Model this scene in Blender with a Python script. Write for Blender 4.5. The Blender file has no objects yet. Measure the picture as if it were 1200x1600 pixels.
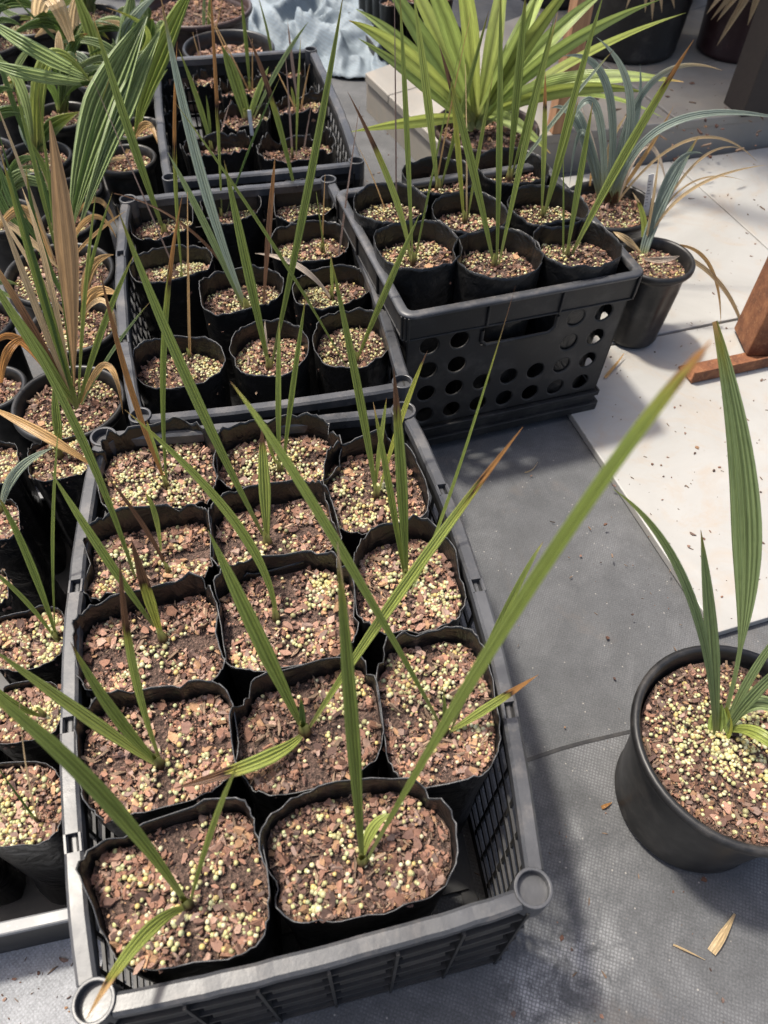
import bpy, bmesh, math, random
import numpy as np
from mathutils import Vector, Matrix, noise as mnoise

# ------------------------------------------------------------------ camera
FPX, PITCH, ROLL, HCAM = 1190.0, math.radians(51.25), math.radians(2.01), 1.004
_cp, _sp = math.cos(PITCH), math.sin(PITCH)
FW = np.array([0, _cp, -_sp]); RT = np.array([1.0, 0, 0]); UP = np.cross(RT, FW)
RT, UP = math.cos(ROLL)*RT + math.sin(ROLL)*UP, -math.sin(ROLL)*RT + math.cos(ROLL)*UP
CAM = np.array([0, 0, HCAM])
S = bpy.context.scene
COL = S.collection
cd = bpy.data.cameras.new('camera'); co = bpy.data.objects.new('camera', cd); COL.objects.link(co)
cd.sensor_fit = 'HORIZONTAL'; cd.sensor_width = 36; cd.lens = 36*FPX/1200
cd.clip_start = .02; cd.clip_end = 200
M = Matrix.Identity(4)
for i in range(3):
    M[i][0], M[i][1], M[i][2], M[i][3] = RT[i], UP[i], -FW[i], CAM[i]
co.matrix_world = M
cd.dof.use_dof = True; cd.dof.focus_distance = .98; cd.dof.aperture_fstop = 9.5
S.camera = co
S.render.resolution_x, S.render.resolution_y = 768, 1024
# ------------------------------------------------------------------ sky, sun, exposure
SUN = Vector((-.36, .17, .92)).normalized()
w = bpy.data.worlds.new('World'); S.world = w; w.use_nodes = True
nt = w.node_tree; bg = nt.nodes['Background']
sk = nt.nodes.new('ShaderNodeTexSky'); sk.sky_type = 'NISHITA'; sk.sun_disc = False
sk.sun_elevation = math.asin(SUN.z); sk.sun_rotation = math.atan2(SUN.x, SUN.y)
sk.dust_density = 4.5; sk.ozone_density = .15; sk.air_density = .8
nt.links.new(sk.outputs[0], bg.inputs[0]); bg.inputs[1].default_value = .15
sl = bpy.data.lights.new('sun', 'SUN'); sl.energy = 3.4; sl.angle = math.radians(4.5); sl.color = (1, .94, .83)
so = bpy.data.objects.new('sun', sl); COL.objects.link(so)
so.rotation_euler = SUN.to_track_quat('Z', 'Y').to_euler(); so.location = (0, 0, 5)
S.view_settings.view_transform = 'Standard'; S.view_settings.look = 'None'
S.view_settings.exposure = .86; S.view_settings.gamma = 1

def ray(x, y): return FW + RT*(x-600)/FPX - UP*(y-800)/FPX
def at(x, y, z):
    d = ray(x, y); return CAM + (z-HCAM)/d[2]*d
def aty(x, y, Y):
    d = ray(x, y); return CAM + Y/d[1]*d
def depth(p): return float((np.asarray(p)-CAM) @ FW)
def nz(x, y, z=0): return mnoise.noise(Vector((x, y, z)))

# ------------------------------------------------------------------ materials
def mat(name):
    m = bpy.data.materials.new(name); m.use_nodes = True
    return m, m.node_tree, m.node_tree.nodes['Principled BSDF']
def N(nt, t, **kw):
    n = nt.nodes.new(t)
    for k, v in kw.items():
        if k.startswith('i_'): n.inputs[k[2:].replace('_', ' ')].default_value = v
        else: setattr(n, k, v)
    return n
def ramp(nt, src, stops):
    r = nt.nodes.new('ShaderNodeValToRGB'); e = r.color_ramp.elements
    while len(e) < len(stops): e.new(.5)
    for el, (p, c) in zip(e, stops):
        el.position = p; el.color = (*c, 1) if len(c) == 3 else c
    nt.links.new(src, r.inputs[0]); return r
def g3(v): return (v, v, v)
def objco(nt, scale=1, rot=0):
    tc = nt.nodes.new('ShaderNodeTexCoord'); mp = nt.nodes.new('ShaderNodeMapping')
    mp.inputs['Scale'].default_value = (scale,)*3 if not isinstance(scale, tuple) else scale
    mp.inputs['Rotation'].default_value = (0, 0, rot)
    nt.links.new(tc.outputs['Object'], mp.inputs[0]); return mp.outputs[0]
def tnoise(nt, vec, scale, detail=4, rough=.55, dist=0):
    n = N(nt, 'ShaderNodeTexNoise'); n.inputs['Scale'].default_value = scale
    n.inputs['Detail'].default_value = detail; n.inputs['Roughness'].default_value = rough
    n.inputs['Distortion'].default_value = dist
    nt.links.new(vec, n.inputs['Vector']); return n
def bump(nt, b, h, strength, dist):
    k = nt.nodes.new('ShaderNodeBump'); k.inputs['Strength'].default_value = strength
    k.inputs['Distance'].default_value = dist
    nt.links.new(h, k.inputs['Height']); nt.links.new(k.outputs[0], b.inputs['Normal']); return k
def mixc(nt, fac, a, b, mode='MIX'):
    m = nt.nodes.new('ShaderNodeMix'); m.data_type = 'RGBA'; m.blend_type = mode
    for s, v in ((m.inputs[0], fac), (m.inputs[6], a), (m.inputs[7], b)):
        if isinstance(v, bpy.types.NodeSocket): nt.links.new(v, s)
        else: s.default_value = v if not isinstance(v, tuple) else (*v, 1)[:4]
    return m.outputs[2]

def plastic(name, lo, hi, rough=(.35, .6), scuff=60, bstr=.15, tint=(1, 1, 1.04), dust=0.0):
    m, nt, b = mat(name)
    v = objco(nt)
    n = tnoise(nt, v, scuff, 6, .65); n2 = tnoise(nt, v, 9, 4, .6)
    r = ramp(nt, n2.outputs[0], [(.3, tuple(lo*t for t in tint)), (.72, tuple(hi*t for t in tint))])
    fine = ramp(nt, n.outputs[0], [(.6, g3(0)), (.78, g3(.35))])
    c = mixc(nt, fine.outputs[0], r.outputs[0], tuple(min(1, hi*2.2+.02)*t for t in tint))
    if dust:
        dn = tnoise(nt, v, 22, 5, .7)
        dr = ramp(nt, dn.outputs[0], [(.5, g3(0)), (.75, g3(dust))])
        c = mixc(nt, dr.outputs[0], c, (.26, .23, .2))
    nt.links.new(c, b.inputs['Base Color'])
    rr = ramp(nt, n2.outputs[0], [(.3, g3(rough[0])), (.7, g3(rough[1]))])
    nt.links.new(rr.outputs[0], b.inputs['Roughness'])
    b.inputs['Specular IOR Level'].default_value = .4
    bump(nt, b, n.outputs[0], bstr, .001)
    return m
M_CRATE = plastic('crate_plastic', .010, .017, (.42, .6), 90, .2, (1.02, 1, 1), dust=.12)
M_RIM = plastic('crate_rim_plastic', .030, .068, (.26, .5), 140, .25, (.97, 1, 1.08), dust=.3)
M_POT = plastic('pot_plastic', .007, .014, (.32, .55), 70, .15, (1.02, 1, 1), dust=.13)
M_POTB = plastic('brown_pot_plastic', .028, .045, (.35, .5), 60, .1, (1.3, .8, .7), dust=.2)
M_POTM = plastic('maroon_pot_plastic', .014, .022, (.4, .55), 60, .1, (1.7, .7, .75), dust=.1)
M_TRAYG = plastic('grey_tray_plastic', .1, .2, (.35, .5), 120, .2, (.97, 1, 1.05), dust=.3)

def film(name, lo, hi, rough):
    m, nt, b = mat(name); v = objco(nt)
    n = tnoise(nt, v, 28, 5, .6, .6); n2 = tnoise(nt, v, 160, 3, .6)
    r = ramp(nt, n.outputs[0], [(.3, g3(lo)), (.75, g3(hi))])
    d = tnoise(nt, v, 60, 6, .7); dr = ramp(nt, d.outputs[0], [(.58, g3(0)), (.8, g3(.25))])
    c = mixc(nt, dr.outputs[0], r.outputs[0], (.13, .11, .1))
    nt.links.new(c, b.inputs['Base Color']); b.inputs['Roughness'].default_value = rough; b.inputs['Specular IOR Level'].default_value = .5
    bump(nt, b, n.outputs[0], .8, .008)
    return m
M_FILM = film('grow_bag_film', .006, .012, .28)
M_FILME = film('grow_bag_torn_edge', .03, .10, .45)
M_DPOT = film('black_soft_pot', .006, .012, .36)

def attr_mat(name, rough, vein=False, trans=0.0, nscale=300, nstr=.3, vary=.35, spec=.5):
    m, nt, b = mat(name)
    a = N(nt, 'ShaderNodeAttribute', attribute_name='Col')
    v = objco(nt); n = tnoise(nt, v, nscale, 4, .65)
    f = ramp(nt, n.outputs[0], [(.25, g3(1-vary)), (.75, g3(1+vary*.5 if vary < .01 else 1))])
    c = mixc(nt, 1.0, a.outputs['Color'], f.outputs[0], 'MULTIPLY')
    h = n.outputs[0]
    if vein:
        q = N(nt, 'ShaderNodeAttribute', attribute_name='blade')
        s = nt.nodes.new('ShaderNodeSeparateXYZ'); nt.links.new(q.outputs['Vector'], s.inputs[0])
        k = N(nt, 'ShaderNodeMath', operation='MULTIPLY'); nt.links.new(s.outputs[0], k.inputs[0]); k.inputs[1].default_value = 34
        sn = N(nt, 'ShaderNodeMath', operation='SINE'); nt.links.new(k.outputs[0], sn.inputs[0])
        vr = ramp(nt, sn.outputs[0], [(.0, g3(.86)), (.9, g3(1.0))])
        c = mixc(nt, 1.0, c, vr.outputs[0], 'MULTIPLY')
        # long blotches along the blade
        cb = nt.nodes.new('ShaderNodeCombineXYZ')
        for o, sc in ((0, 5.), (1, 9.), (2, 31.)):
            mm = N(nt, 'ShaderNodeMath', operation='MULTIPLY'); nt.links.new(s.outputs[o], mm.inputs[0]); mm.inputs[1].default_value = sc
            nt.links.new(mm.outputs[0], cb.inputs[o])
        bn = tnoise(nt, cb.outputs[0], 1.0, 5, .6)
        br = ramp(nt, bn.outputs[0], [(.28, g3(.72)), (.55, g3(1.0))])
        c = mixc(nt, 1.0, c, br.outputs[0], 'MULTIPLY')
        sp = tnoise(nt, cb.outputs[0], 14.0, 3, .6)
        sr = ramp(nt, sp.outputs[0], [(.70, g3(0)), (.76, g3(.7))]); c = mixc(nt, sr.outputs[0], c, (.13, .085, .04))
        h = sn.outputs[0]
    nt.links.new(c, b.inputs['Base Color']); b.inputs['Roughness'].default_value = rough
    b.inputs['Specular IOR Level'].default_value = spec
    bump(nt, b, h, nstr, .0006 if vein else .0012)
    if trans:
        t = nt.nodes.new('ShaderNodeBsdfTranslucent'); nt.links.new(c, t.inputs[0])
        mx = nt.nodes.new('ShaderNodeMixShader'); mx.inputs[0].default_value = trans
        nt.links.new(b.outputs[0], mx.inputs[1]); nt.links.new(t.outputs[0], mx.inputs[2])
        nt.links.new(mx.outputs[0], nt.nodes['Material Output'].inputs[0])
    return m
M_LEAF = attr_mat('leaf', .38, True, .42, 120, .5, .12, .5)
M_BARK = attr_mat('bark', .88, False, 0, 260, .7, .45, .25)
M_PELLET = attr_mat('pellet', .5, False, 0, 500, .2, .18, .4)

m, nt, b = mat('potting_soil'); v = objco(nt); n = tnoise(nt, v, 330, 8, .8, .4); vo = N(nt, 'ShaderNodeTexVoronoi'); vo.inputs['Scale'].default_value = 380; nt.links.new(v, vo.inputs[0])
hv = N(nt, 'ShaderNodeMath', operation='MULTIPLY'); nt.links.new(n.outputs[0], hv.inputs[0]); nt.links.new(vo.outputs['Distance'], hv.inputs[1])
cs = mixc(nt, .5, ramp(nt, n.outputs[0], [(.32, (.014, .009, .007)), (.5, (.07, .042, .032)), (.7, (.22, .135, .10))]).outputs[0], ramp(nt, vo.outputs['Color'], [(.2, (.02, .013, .01)), (.8, (.20, .125, .095))]).outputs[0])
nt.links.new(cs, b.inputs['Base Color'])
b.inputs['Roughness'].default_value = .95; bump(nt, b, hv.outputs[0], 1, .006); M_SOIL = m

def cloth_mat(name, lo, hi, rot, stains=True, period=.0042, whiten=.5, spots=()):
    m, nt, b = mat(name); v = objco(nt, 1, rot)
    def wave(d):
        q = N(nt, 'ShaderNodeTexWave', bands_direction=d); q.inputs['Scale'].default_value = .314/period
        q.inputs['Distortion'].default_value = 2.4; q.inputs['Detail'].default_value = 3; q.inputs['Detail Scale'].default_value = 2.5
        nt.links.new(v, q.inputs[0]); return q.outputs['Fac']
    mx = N(nt, 'ShaderNodeMath', operation='MULTIPLY'); nt.links.new(wave('X'), mx.inputs[0]); nt.links.new(wave('Y'), mx.inputs[1])
    big = tnoise(nt, v, 3.2, 5, .6); mid = tnoise(nt, v, 22, 6, .7); fine = tnoise(nt, v, 420, 3, .6)
    base = ramp(nt, big.outputs[0], [(.3, (lo*.97, lo, lo*1.05)), (.7, (hi*.98, hi, hi*1.03))])
    wv = ramp(nt, mx.outputs[0], [(0, g3(.86)), (.5, g3(1))])
    c = mixc(nt, 1, base.outputs[0], wv.outputs[0], 'MULTIPLY')
    fr = ramp(nt, fine.outputs[0], [(.3, g3(.65)), (.7, g3(1))]); c = mixc(nt, 1, c, fr.outputs[0], 'MULTIPLY')
    mr = ramp(nt, mid.outputs[0], [(.35, g3(.82)), (.62, g3(1))]); c = mixc(nt, 1, c, mr.outputs[0], 'MULTIPLY')
    if stains:
        s = tnoise(nt, v, 7, 7, .72, .8)
        sr = ramp(nt, s.outputs[0], [(.48, g3(0)), (.66, g3(whiten))])
        pick = ramp(nt, mx.outputs[0], [(.1, g3(.35)), (.5, g3(1))])
        fac = mixc(nt, 1, sr.outputs[0], pick.outputs[0], 'MULTIPLY')
        c = mixc(nt, fac, c, (.34, .34, .35))
        s2 = tnoise(nt, v, 4.2, 6, .7, .3)
        d2 = ramp(nt, s2.outputs[0], [(.56, g3(0)), (.72, g3(.5))]); c = mixc(nt, d2.outputs[0], c, (.13, .105, .085))
        sp = N(nt, 'ShaderNodeTexVoronoi'); sp.inputs['Scale'].default_value = 60; nt.links.new(v, sp.inputs[0])
        s3 = ramp(nt, sp.outputs['Distance'], [(.03, g3(.7)), (.09, g3(0))]); c = mixc(nt, s3.outputs[0], c, (.32, .3, .27))
    for (sx, sy, srad, amt) in spots:
        vd = N(nt, 'ShaderNodeVectorMath', operation='DISTANCE'); geo = nt.nodes.new('ShaderNodeTexCoord')
        nt.links.new(geo.outputs['Object'], vd.inputs[0]); vd.inputs[1].default_value = (sx, sy, 0)
        fal = ramp(nt, vd.outputs['Value'], [(0, g3(1)), (srad, g3(0))])
        sn_ = tnoise(nt, v, 26, 6, .75, .6); sn_r = ramp(nt, sn_.outputs[0], [(.42, g3(0)), (.62, g3(amt))])
        fac = mixc(nt, 1, fal.outputs[0], sn_r.outputs[0], 'MULTIPLY'); pk_ = ramp(nt, mx.outputs[0], [(.05, g3(.4)), (.4, g3(1))])
        c = mixc(nt, mixc(nt, 1, fac, pk_.outputs[0], 'MULTIPLY'), c, (.5, .5, .5))
    nt.links.new(c, b.inputs['Base Color']); b.inputs['Roughness'].default_value = .85
    b.inputs['Specular IOR Level'].default_value = .25
    bump(nt, b, mx.outputs[0], .25, .001)
    return m
M_CLOTH = cloth_mat('woven_ground_cloth', .10, .128, math.radians(19), period=.0034, whiten=.16)
M_CLOTH2 = cloth_mat('woven_ground_cloth_front', .095, .122, math.radians(17), period=.0040, whiten=.22, spots=[(*at(905, 1490, 0)[:2], .085, .5), (*at(835, 1580, 0)[:2], .07, .65), (*at(905, 1330, 0)[:2], .06, .3)])
M_MAT = cloth_mat('pale_mesh_mat', .3, .42, math.radians(40), False, .0035)

def tile_mat(name, lo, hi, dirt):
    m, nt, b = mat(name); v = objco(nt)
    big = tnoise(nt, v, 2.4, 6, .65, 1.5); vein = tnoise(nt, v, 6, 8, .75, 2); spk = tnoise(nt, v, 130, 4, .7)
    c = ramp(nt, big.outputs[0], [(.3, lo), (.7, hi)]).outputs[0]
    d = ramp(nt, vein.outputs[0], [(.5, g3(0)), (.75, g3(dirt))]); c = mixc(nt, d.outputs[0], c, (.3, .245, .19))
    s = ramp(nt, spk.outputs[0], [(.66, g3(0)), (.76, g3(.65))]); c = mixc(nt, s.outputs[0], c, (.17, .14, .11))
    nt.links.new(c, b.inputs['Base Color']); b.inputs['Roughness'].default_value = .5
    bump(nt, b, spk.outputs[0], .15, .0008); return m
M_TILE = tile_mat('porcelain_tile', (.265, .26, .245), (.325, .32, .305), .8)
M_SLAB = tile_mat('concrete_slab', (.20, .185, .16), (.28, .262, .23), .8)
m, nt, b = mat('grout'); v = objco(nt); n = tnoise(nt, v, 60, 6, .7)
nt.links.new(ramp(nt, n.outputs[0], [(.3, (.1, .085, .065)), (.7, (.26, .23, .19))]).outputs[0], b.inputs['Base Color']); b.inputs['Roughness'].default_value = .95; M_GROUT = m
m, nt, b = mat('rusty_steel'); v = objco(nt); n = tnoise(nt, v, 26, 8, .75); n2 = tnoise(nt, v, 190, 4, .7)
c = ramp(nt, n.outputs[0], [(.3, (.06, .022, .012)), (.5, (.16, .06, .025)), (.72, (.3, .13, .055))]).outputs[0]
c = mixc(nt, ramp(nt, n2.outputs[0], [(.55, g3(0)), (.75, g3(.6))]).outputs[0], c, (.4, .22, .11))
nt.links.new(c, b.inputs['Base Color']); b.inputs['Roughness'].default_value = .85; bump(nt, b, n2.outputs[0], .5, .001); M_RUST = m
m, nt, b = mat('weathered_wood'); v = objco(nt, (60, 60, 4)); n = tnoise(nt, v, 1, 6, .7, .5)
nt.links.new(ramp(nt, n.outputs[0], [(.3, (.2, .095, .045)), (.7, (.42, .23, .12))]).outputs[0], b.inputs['Base Color']); b.inputs['Roughness'].default_value = .8; bump(nt, b, n.outputs[0], .4, .002); M_WOOD = m
m, nt, b = mat('tarp_cloth'); v = objco(nt); n = tnoise(nt, v, 14, 6, .6)
wv = N(nt, 'ShaderNodeTexWave', bands_direction='DIAGONAL'); wv.inputs['Scale'].default_value = 40; wv.inputs['Distortion'].default_value = 3; nt.links.new(v, wv.inputs[0])
c = ramp(nt, n.outputs[0], [(.3, (.12, .15, .175)), (.7, (.20, .235, .26))]).outputs[0]
c = mixc(nt, ramp(nt, wv.outputs['Fac'], [(0, g3(.3)), (.5, g3(0))]).outputs[0], c, (.2, .27, .33))
nt.links.new(c, b.inputs['Base Color']); b.inputs['Roughness'].default_value = .7; bump(nt, b, n.outputs[0], .6, .01); M_TARP = m
def flat(name, col, rough=.6):
    m, nt, b = mat(name); v = objco(nt); n = tnoise(nt, v, 70, 5, .7)
    nt.links.new(ramp(nt, n.outputs[0], [(.3, tuple(x*.75 for x in col)), (.7, col)]).outputs[0], b.inputs['Base Color']); b.inputs['Roughness'].default_value = rough; return m
M_TAG = flat('plant_tag', (.75, .75, .72)); M_INK = flat('tag_ink', (.06, .06, .07)); M_PRINT = flat('pot_print', (.55, .52, .5)); M_PRINTD = flat('faded_pot_print', (.12, .085, .08))
M_DARKW = flat('dark_timber', (.035, .026, .02), .8)
M_TRUNK = flat('palm_trunk', (.16, .1, .06), .9)

# ------------------------------------------------------------------ object helpers
def raw(name, verts, loop_idx, sizes, mats, parent=None, loc=(0, 0, 0), smooth=True, col=None, blade=None, midx=None):
    """mesh from flat arrays (verts given in world space, stored relative to loc)"""
    v = np.asarray(verts, np.float32) - np.asarray(loc, np.float32)
    me = bpy.data.meshes.new(name)
    me.vertices.add(len(v)); me.vertices.foreach_set('co', v.ravel())
    li = np.asarray(loop_idx, np.int32); sz = np.asarray(sizes, np.int32)
    me.loops.add(len(li)); me.loops.foreach_set('vertex_index', li)
    me.polygons.add(len(sz)); st = np.concatenate([[0], np.cumsum(sz)[:-1]]).astype(np.int32)
    me.polygons.foreach_set('loop_start', st)
    me.polygons.foreach_set('use_smooth', np.full(len(sz), smooth, bool))
    if midx is not None: me.polygons.foreach_set('material_index', np.asarray(midx, np.int32))
    for mm in (mats if isinstance(mats, (list, tuple)) else [mats]): me.materials.append(mm)
    if col is not None:
        a = me.attributes.new('Col', 'FLOAT_COLOR', 'POINT')
        c = np.ones((len(v), 4), np.float32); c[:, :3] = col; a.data.foreach_set('color', c.ravel())
    if blade is not None:
        a = me.attributes.new('blade', 'FLOAT_VECTOR', 'POINT'); a.data.foreach_set('vector', np.asarray(blade, np.float32).ravel())
    me.update(calc_edges=True); me.validate()
    o = bpy.data.objects.new(name, me); COL.objects.link(o)
    if parent is not None: o.parent = parent
    else: o.location = loc
    return o
def poly(name, verts, faces, mats, parent=None, loc=(0, 0, 0), smooth=False, midx=None):
    li = [i for f in faces for i in f]; return raw(name, verts, li, [len(f) for f in faces], mats, parent, loc, smooth, midx=midx)
def empty(name, loc):
    o = bpy.data.objects.new(name, None); COL.objects.link(o); o.location = tuple(float(x) for x in loc); o.empty_display_size = .02; return o
def tag(o, label=None, cat=None, group=None, kind=None):
    if label: o['label'] = label
    if cat: o['category'] = cat
    if group: o['group'] = group
    if kind: o['kind'] = kind
    return o
class MB:
    """collects boxes / prisms in world space"""
    def __init__(s): s.v = []; s.f = []
    def prism(s, base, top):
        n = len(base); k = len(s.v); s.v += [tuple(p) for p in base] + [tuple(p) for p in top]
        s.f.append([k+i for i in range(n)][::-1]); s.f.append([k+n+i for i in range(n)])
        for i in range(n): j = (i+1) % n; s.f.append([k+i, k+j, k+n+j, k+n+i])
    def bar(s, a, b, wid, z0, z1):
        """horizontal bar from a to b (xy) with width and height range"""
        a = np.array(a[:2], float); b = np.array(b[:2], float); d = b-a; d /= np.linalg.norm(d); nrm = np.array([-d[1], d[0]])*wid/2
        q = [a-nrm, b-nrm, b+nrm, a+nrm]
        s.prism([(*p, z0) for p in q], [(*p, z1) for p in q])
    def box(s, p0, ux, uy, z0, z1, lx, ly):
        p0 = np.array(p0[:2]); ux = np.array(ux); uy = np.array(uy)
        q = [p0, p0+ux*lx, p0+ux*lx+uy*ly, p0+uy*ly]
        s.prism([(*p, z0) for p in q], [(*p, z1) for p in q])
    def ring(s, c, r0, r1, z0, z1, n=24):
        k = len(s.v)
        for i in range(n):
            a = 2*math.pi*i/n; cx, sx = math.cos(a), math.sin(a)
            for r, z in ((r0, z0), (r0, z1), (r1, z1), (r1, z0)): s.v.append((c[0]+r*cx, c[1]+r*sx, z))
        for i in range(n):
            j = (i+1) % n
            for q in range(4):
                t = (q+1) % 4; s.f.append([k+4*i+q, k+4*j+q, k+4*j+t, k+4*i+t][::-1])
    def disc(s, c, r, z, n=24):
        k = len(s.v)
        for i in range(n): a = 2*math.pi*i/n; s.v.append((c[0]+r*math.cos(a), c[1]+r*math.sin(a), z))
        s.f.append(list(range(k, k+n)))
    def build(s, name, mats, parent=None, loc=(0, 0, 0), bevel=0, smooth=False, seg=2):
        o = poly(name, s.v, s.f, mats, parent, loc, smooth)
        if bevel:
            bv = o.modifiers.new('bevel', 'BEVEL'); bv.width = bevel; bv.segments = seg; bv.limit_method = 'ANGLE'; bv.angle_limit = math.radians(40)
        return o
def lathe(name, prof, c, mats, parent=None, loc=(0, 0, 0), n=56, flute=None, smooth=True):
    v, li, sz = [], [], []
    for (r, z) in prof:
        for i in range(n):
            a = 2*math.pi*i/n; rr = r
            if flute and flute[1] < z-c[2] < flute[2]: rr = r + flute[3]*max(-1, min(1, 3*math.cos(a*flute[0])))
            v.append((c[0]+rr*math.cos(a), c[1]+rr*math.sin(a), z))
    for k in range(len(prof)-1):
        for i in range(n):
            j = (i+1) % n; li += [k*n+i, k*n+j, (k+1)*n+j, (k+1)*n+i]; sz.append(4)
    return raw(name, v, li, sz, mats, parent, loc, smooth)

# ------------------------------------------------------------------ substrate: bark chips and pellets
BARKS = np.array([1.27, 1.17, 1.08])*np.array([(.30, .175, .13), (.34, .215, .17), (.25, .145, .11), (.19, .12, .10), (.38, .27, .22), (.12, .08, .07), (.42, .27, .165), (.28, .21, .185), (.33, .19, .135)])
PELS = np.array([(.53, .48, .215), (.56, .52, .28), (.49, .48, .22), (.47, .49, .26), (.54, .42, .16), (.60, .57, .36), (.36, .33, .16)])
def chip_arrays(rs, pts, sizes, tilt=.32, nside=6, fibre=.15):
    k = len(pts); ang = np.sort((np.arange(nside)+rs.uniform(-.38, .38, (k, nside)))*2*np.pi/nside, axis=1)
    asp = rs.uniform(.34, .9, (k, 1)); fib = rs.random((k, 1)) < fibre
    asp = np.where(fib, rs.uniform(.12, .2, (k, 1)), asp); ln = np.where(fib, sizes[:, None]*1.6, sizes[:, None])
    rad = rs.uniform(.55, 1.15, (k, nside))
    x = np.cos(ang)*rad*ln/2; y = np.sin(ang)*rad*ln/2*asp
    th = (rs.uniform(.07, .17, (k, 1))*sizes[:, None]).clip(.0006, .0019)
    top = np.stack([x*.97, y*.97, np.broadcast_to(th, x.shape) + rs.normal(0, .00035, x.shape)], -1); bot = np.stack([x, y, -np.broadcast_to(th, x.shape)], -1)
    v = np.concatenate([top, bot], 1)
    yaw = rs.uniform(0, 2*np.pi, k); tx = rs.normal(0, tilt, k); ty = rs.normal(0, tilt, k)
    cz, sz_ = np.cos(yaw), np.sin(yaw)
    def mm(a): return np.array(a).transpose(2, 0, 1)
    o, l = np.zeros(k), np.ones(k)
    Rz = mm([[cz, -sz_, o], [sz_, cz, o], [o, o, l]]); Rx = mm([[l, o, o], [o, np.cos(tx), -np.sin(tx)], [o, np.sin(tx), np.cos(tx)]])
    Ry = mm([[np.cos(ty), o, np.sin(ty)], [o, l, o], [-np.sin(ty), o, np.cos(ty)]])
    v = np.einsum('kij,knj->kni', Rx@Ry@Rz, v) + pts[:, None, :]
    fa = list(range(nside)); fs = [fa]
    for i in range(nside): j = (i+1) % nside; fs.append([nside+i, nside+j, j, i])
    loc = np.array([q for f in fs for q in f]); szs = np.array([len(f) for f in fs])
    li = (loc[None, :] + (np.arange(k)*2*nside)[:, None]).ravel(); sz = np.tile(szs, k)
    c = BARKS[rs.integers(0, len(BARKS), k)]*rs.uniform(.5, 1.05, (k, 1))
    c = np.where(fib, np.array([.36, .25, .17])*rs.uniform(.6, 1.15, (k, 1)), c)
    return v.reshape(-1, 3), li, sz, np.repeat(c, 2*nside, 0)
_bm = bmesh.new(); bmesh.ops.create_icosphere(_bm, subdivisions=2, radius=1)
ICO2 = (np.array([v.co[:] for v in _bm.verts]), np.array([[v.index for v in f.verts] for f in _bm.faces])); _bm.free()
_bm = bmesh.new(); bmesh.ops.create_icosphere(_bm, subdivisions=1, radius=1)
ICO1 = (np.array([v.co[:] for v in _bm.verts]), np.array([[v.index for v in f.verts] for f in _bm.faces])); _bm.free()
def pellet_arrays(rs, pts, r, ico):
    V, Fc = ico; k = len(pts)
    sq = rs.uniform(.88, 1.08, (k, 1, 3))
    v = (V[None]*r[:, None, None]*sq + pts[:, None, :]).reshape(-1, 3)
    li = (Fc.ravel()[None] + (np.arange(k)*len(V))[:, None]).ravel()
    c = PELS[rs.integers(0, len(PELS), k)]*rs.uniform(.68, 1.0, (k, 1))
    return v, li, np.full(k*len(Fc), 3), np.repeat(c, len(V), 0)
BIGCHIP = []
def big_chip_meshes():
    rs = np.random.default_rng(5)
    for i in range(12):
        v, li, sz, c = chip_arrays(rs, np.zeros((1, 3)), np.array([1.0]), .0, 7, 0)
        v[:, 2] *= .5 if abs(v[:, 2]).max() < .05 else .09/abs(v[:, 2]).max()
        c = np.tile(BARKS[i % len(BARKS)]*rs.uniform(.85, 1.25), (len(v), 1))
        o = raw('bark_chip', v, li, sz, M_BARK, smooth=False, col=c); BIGCHIP.append(o.data); bpy.data.objects.remove(o)
big_chip_meshes()

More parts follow.
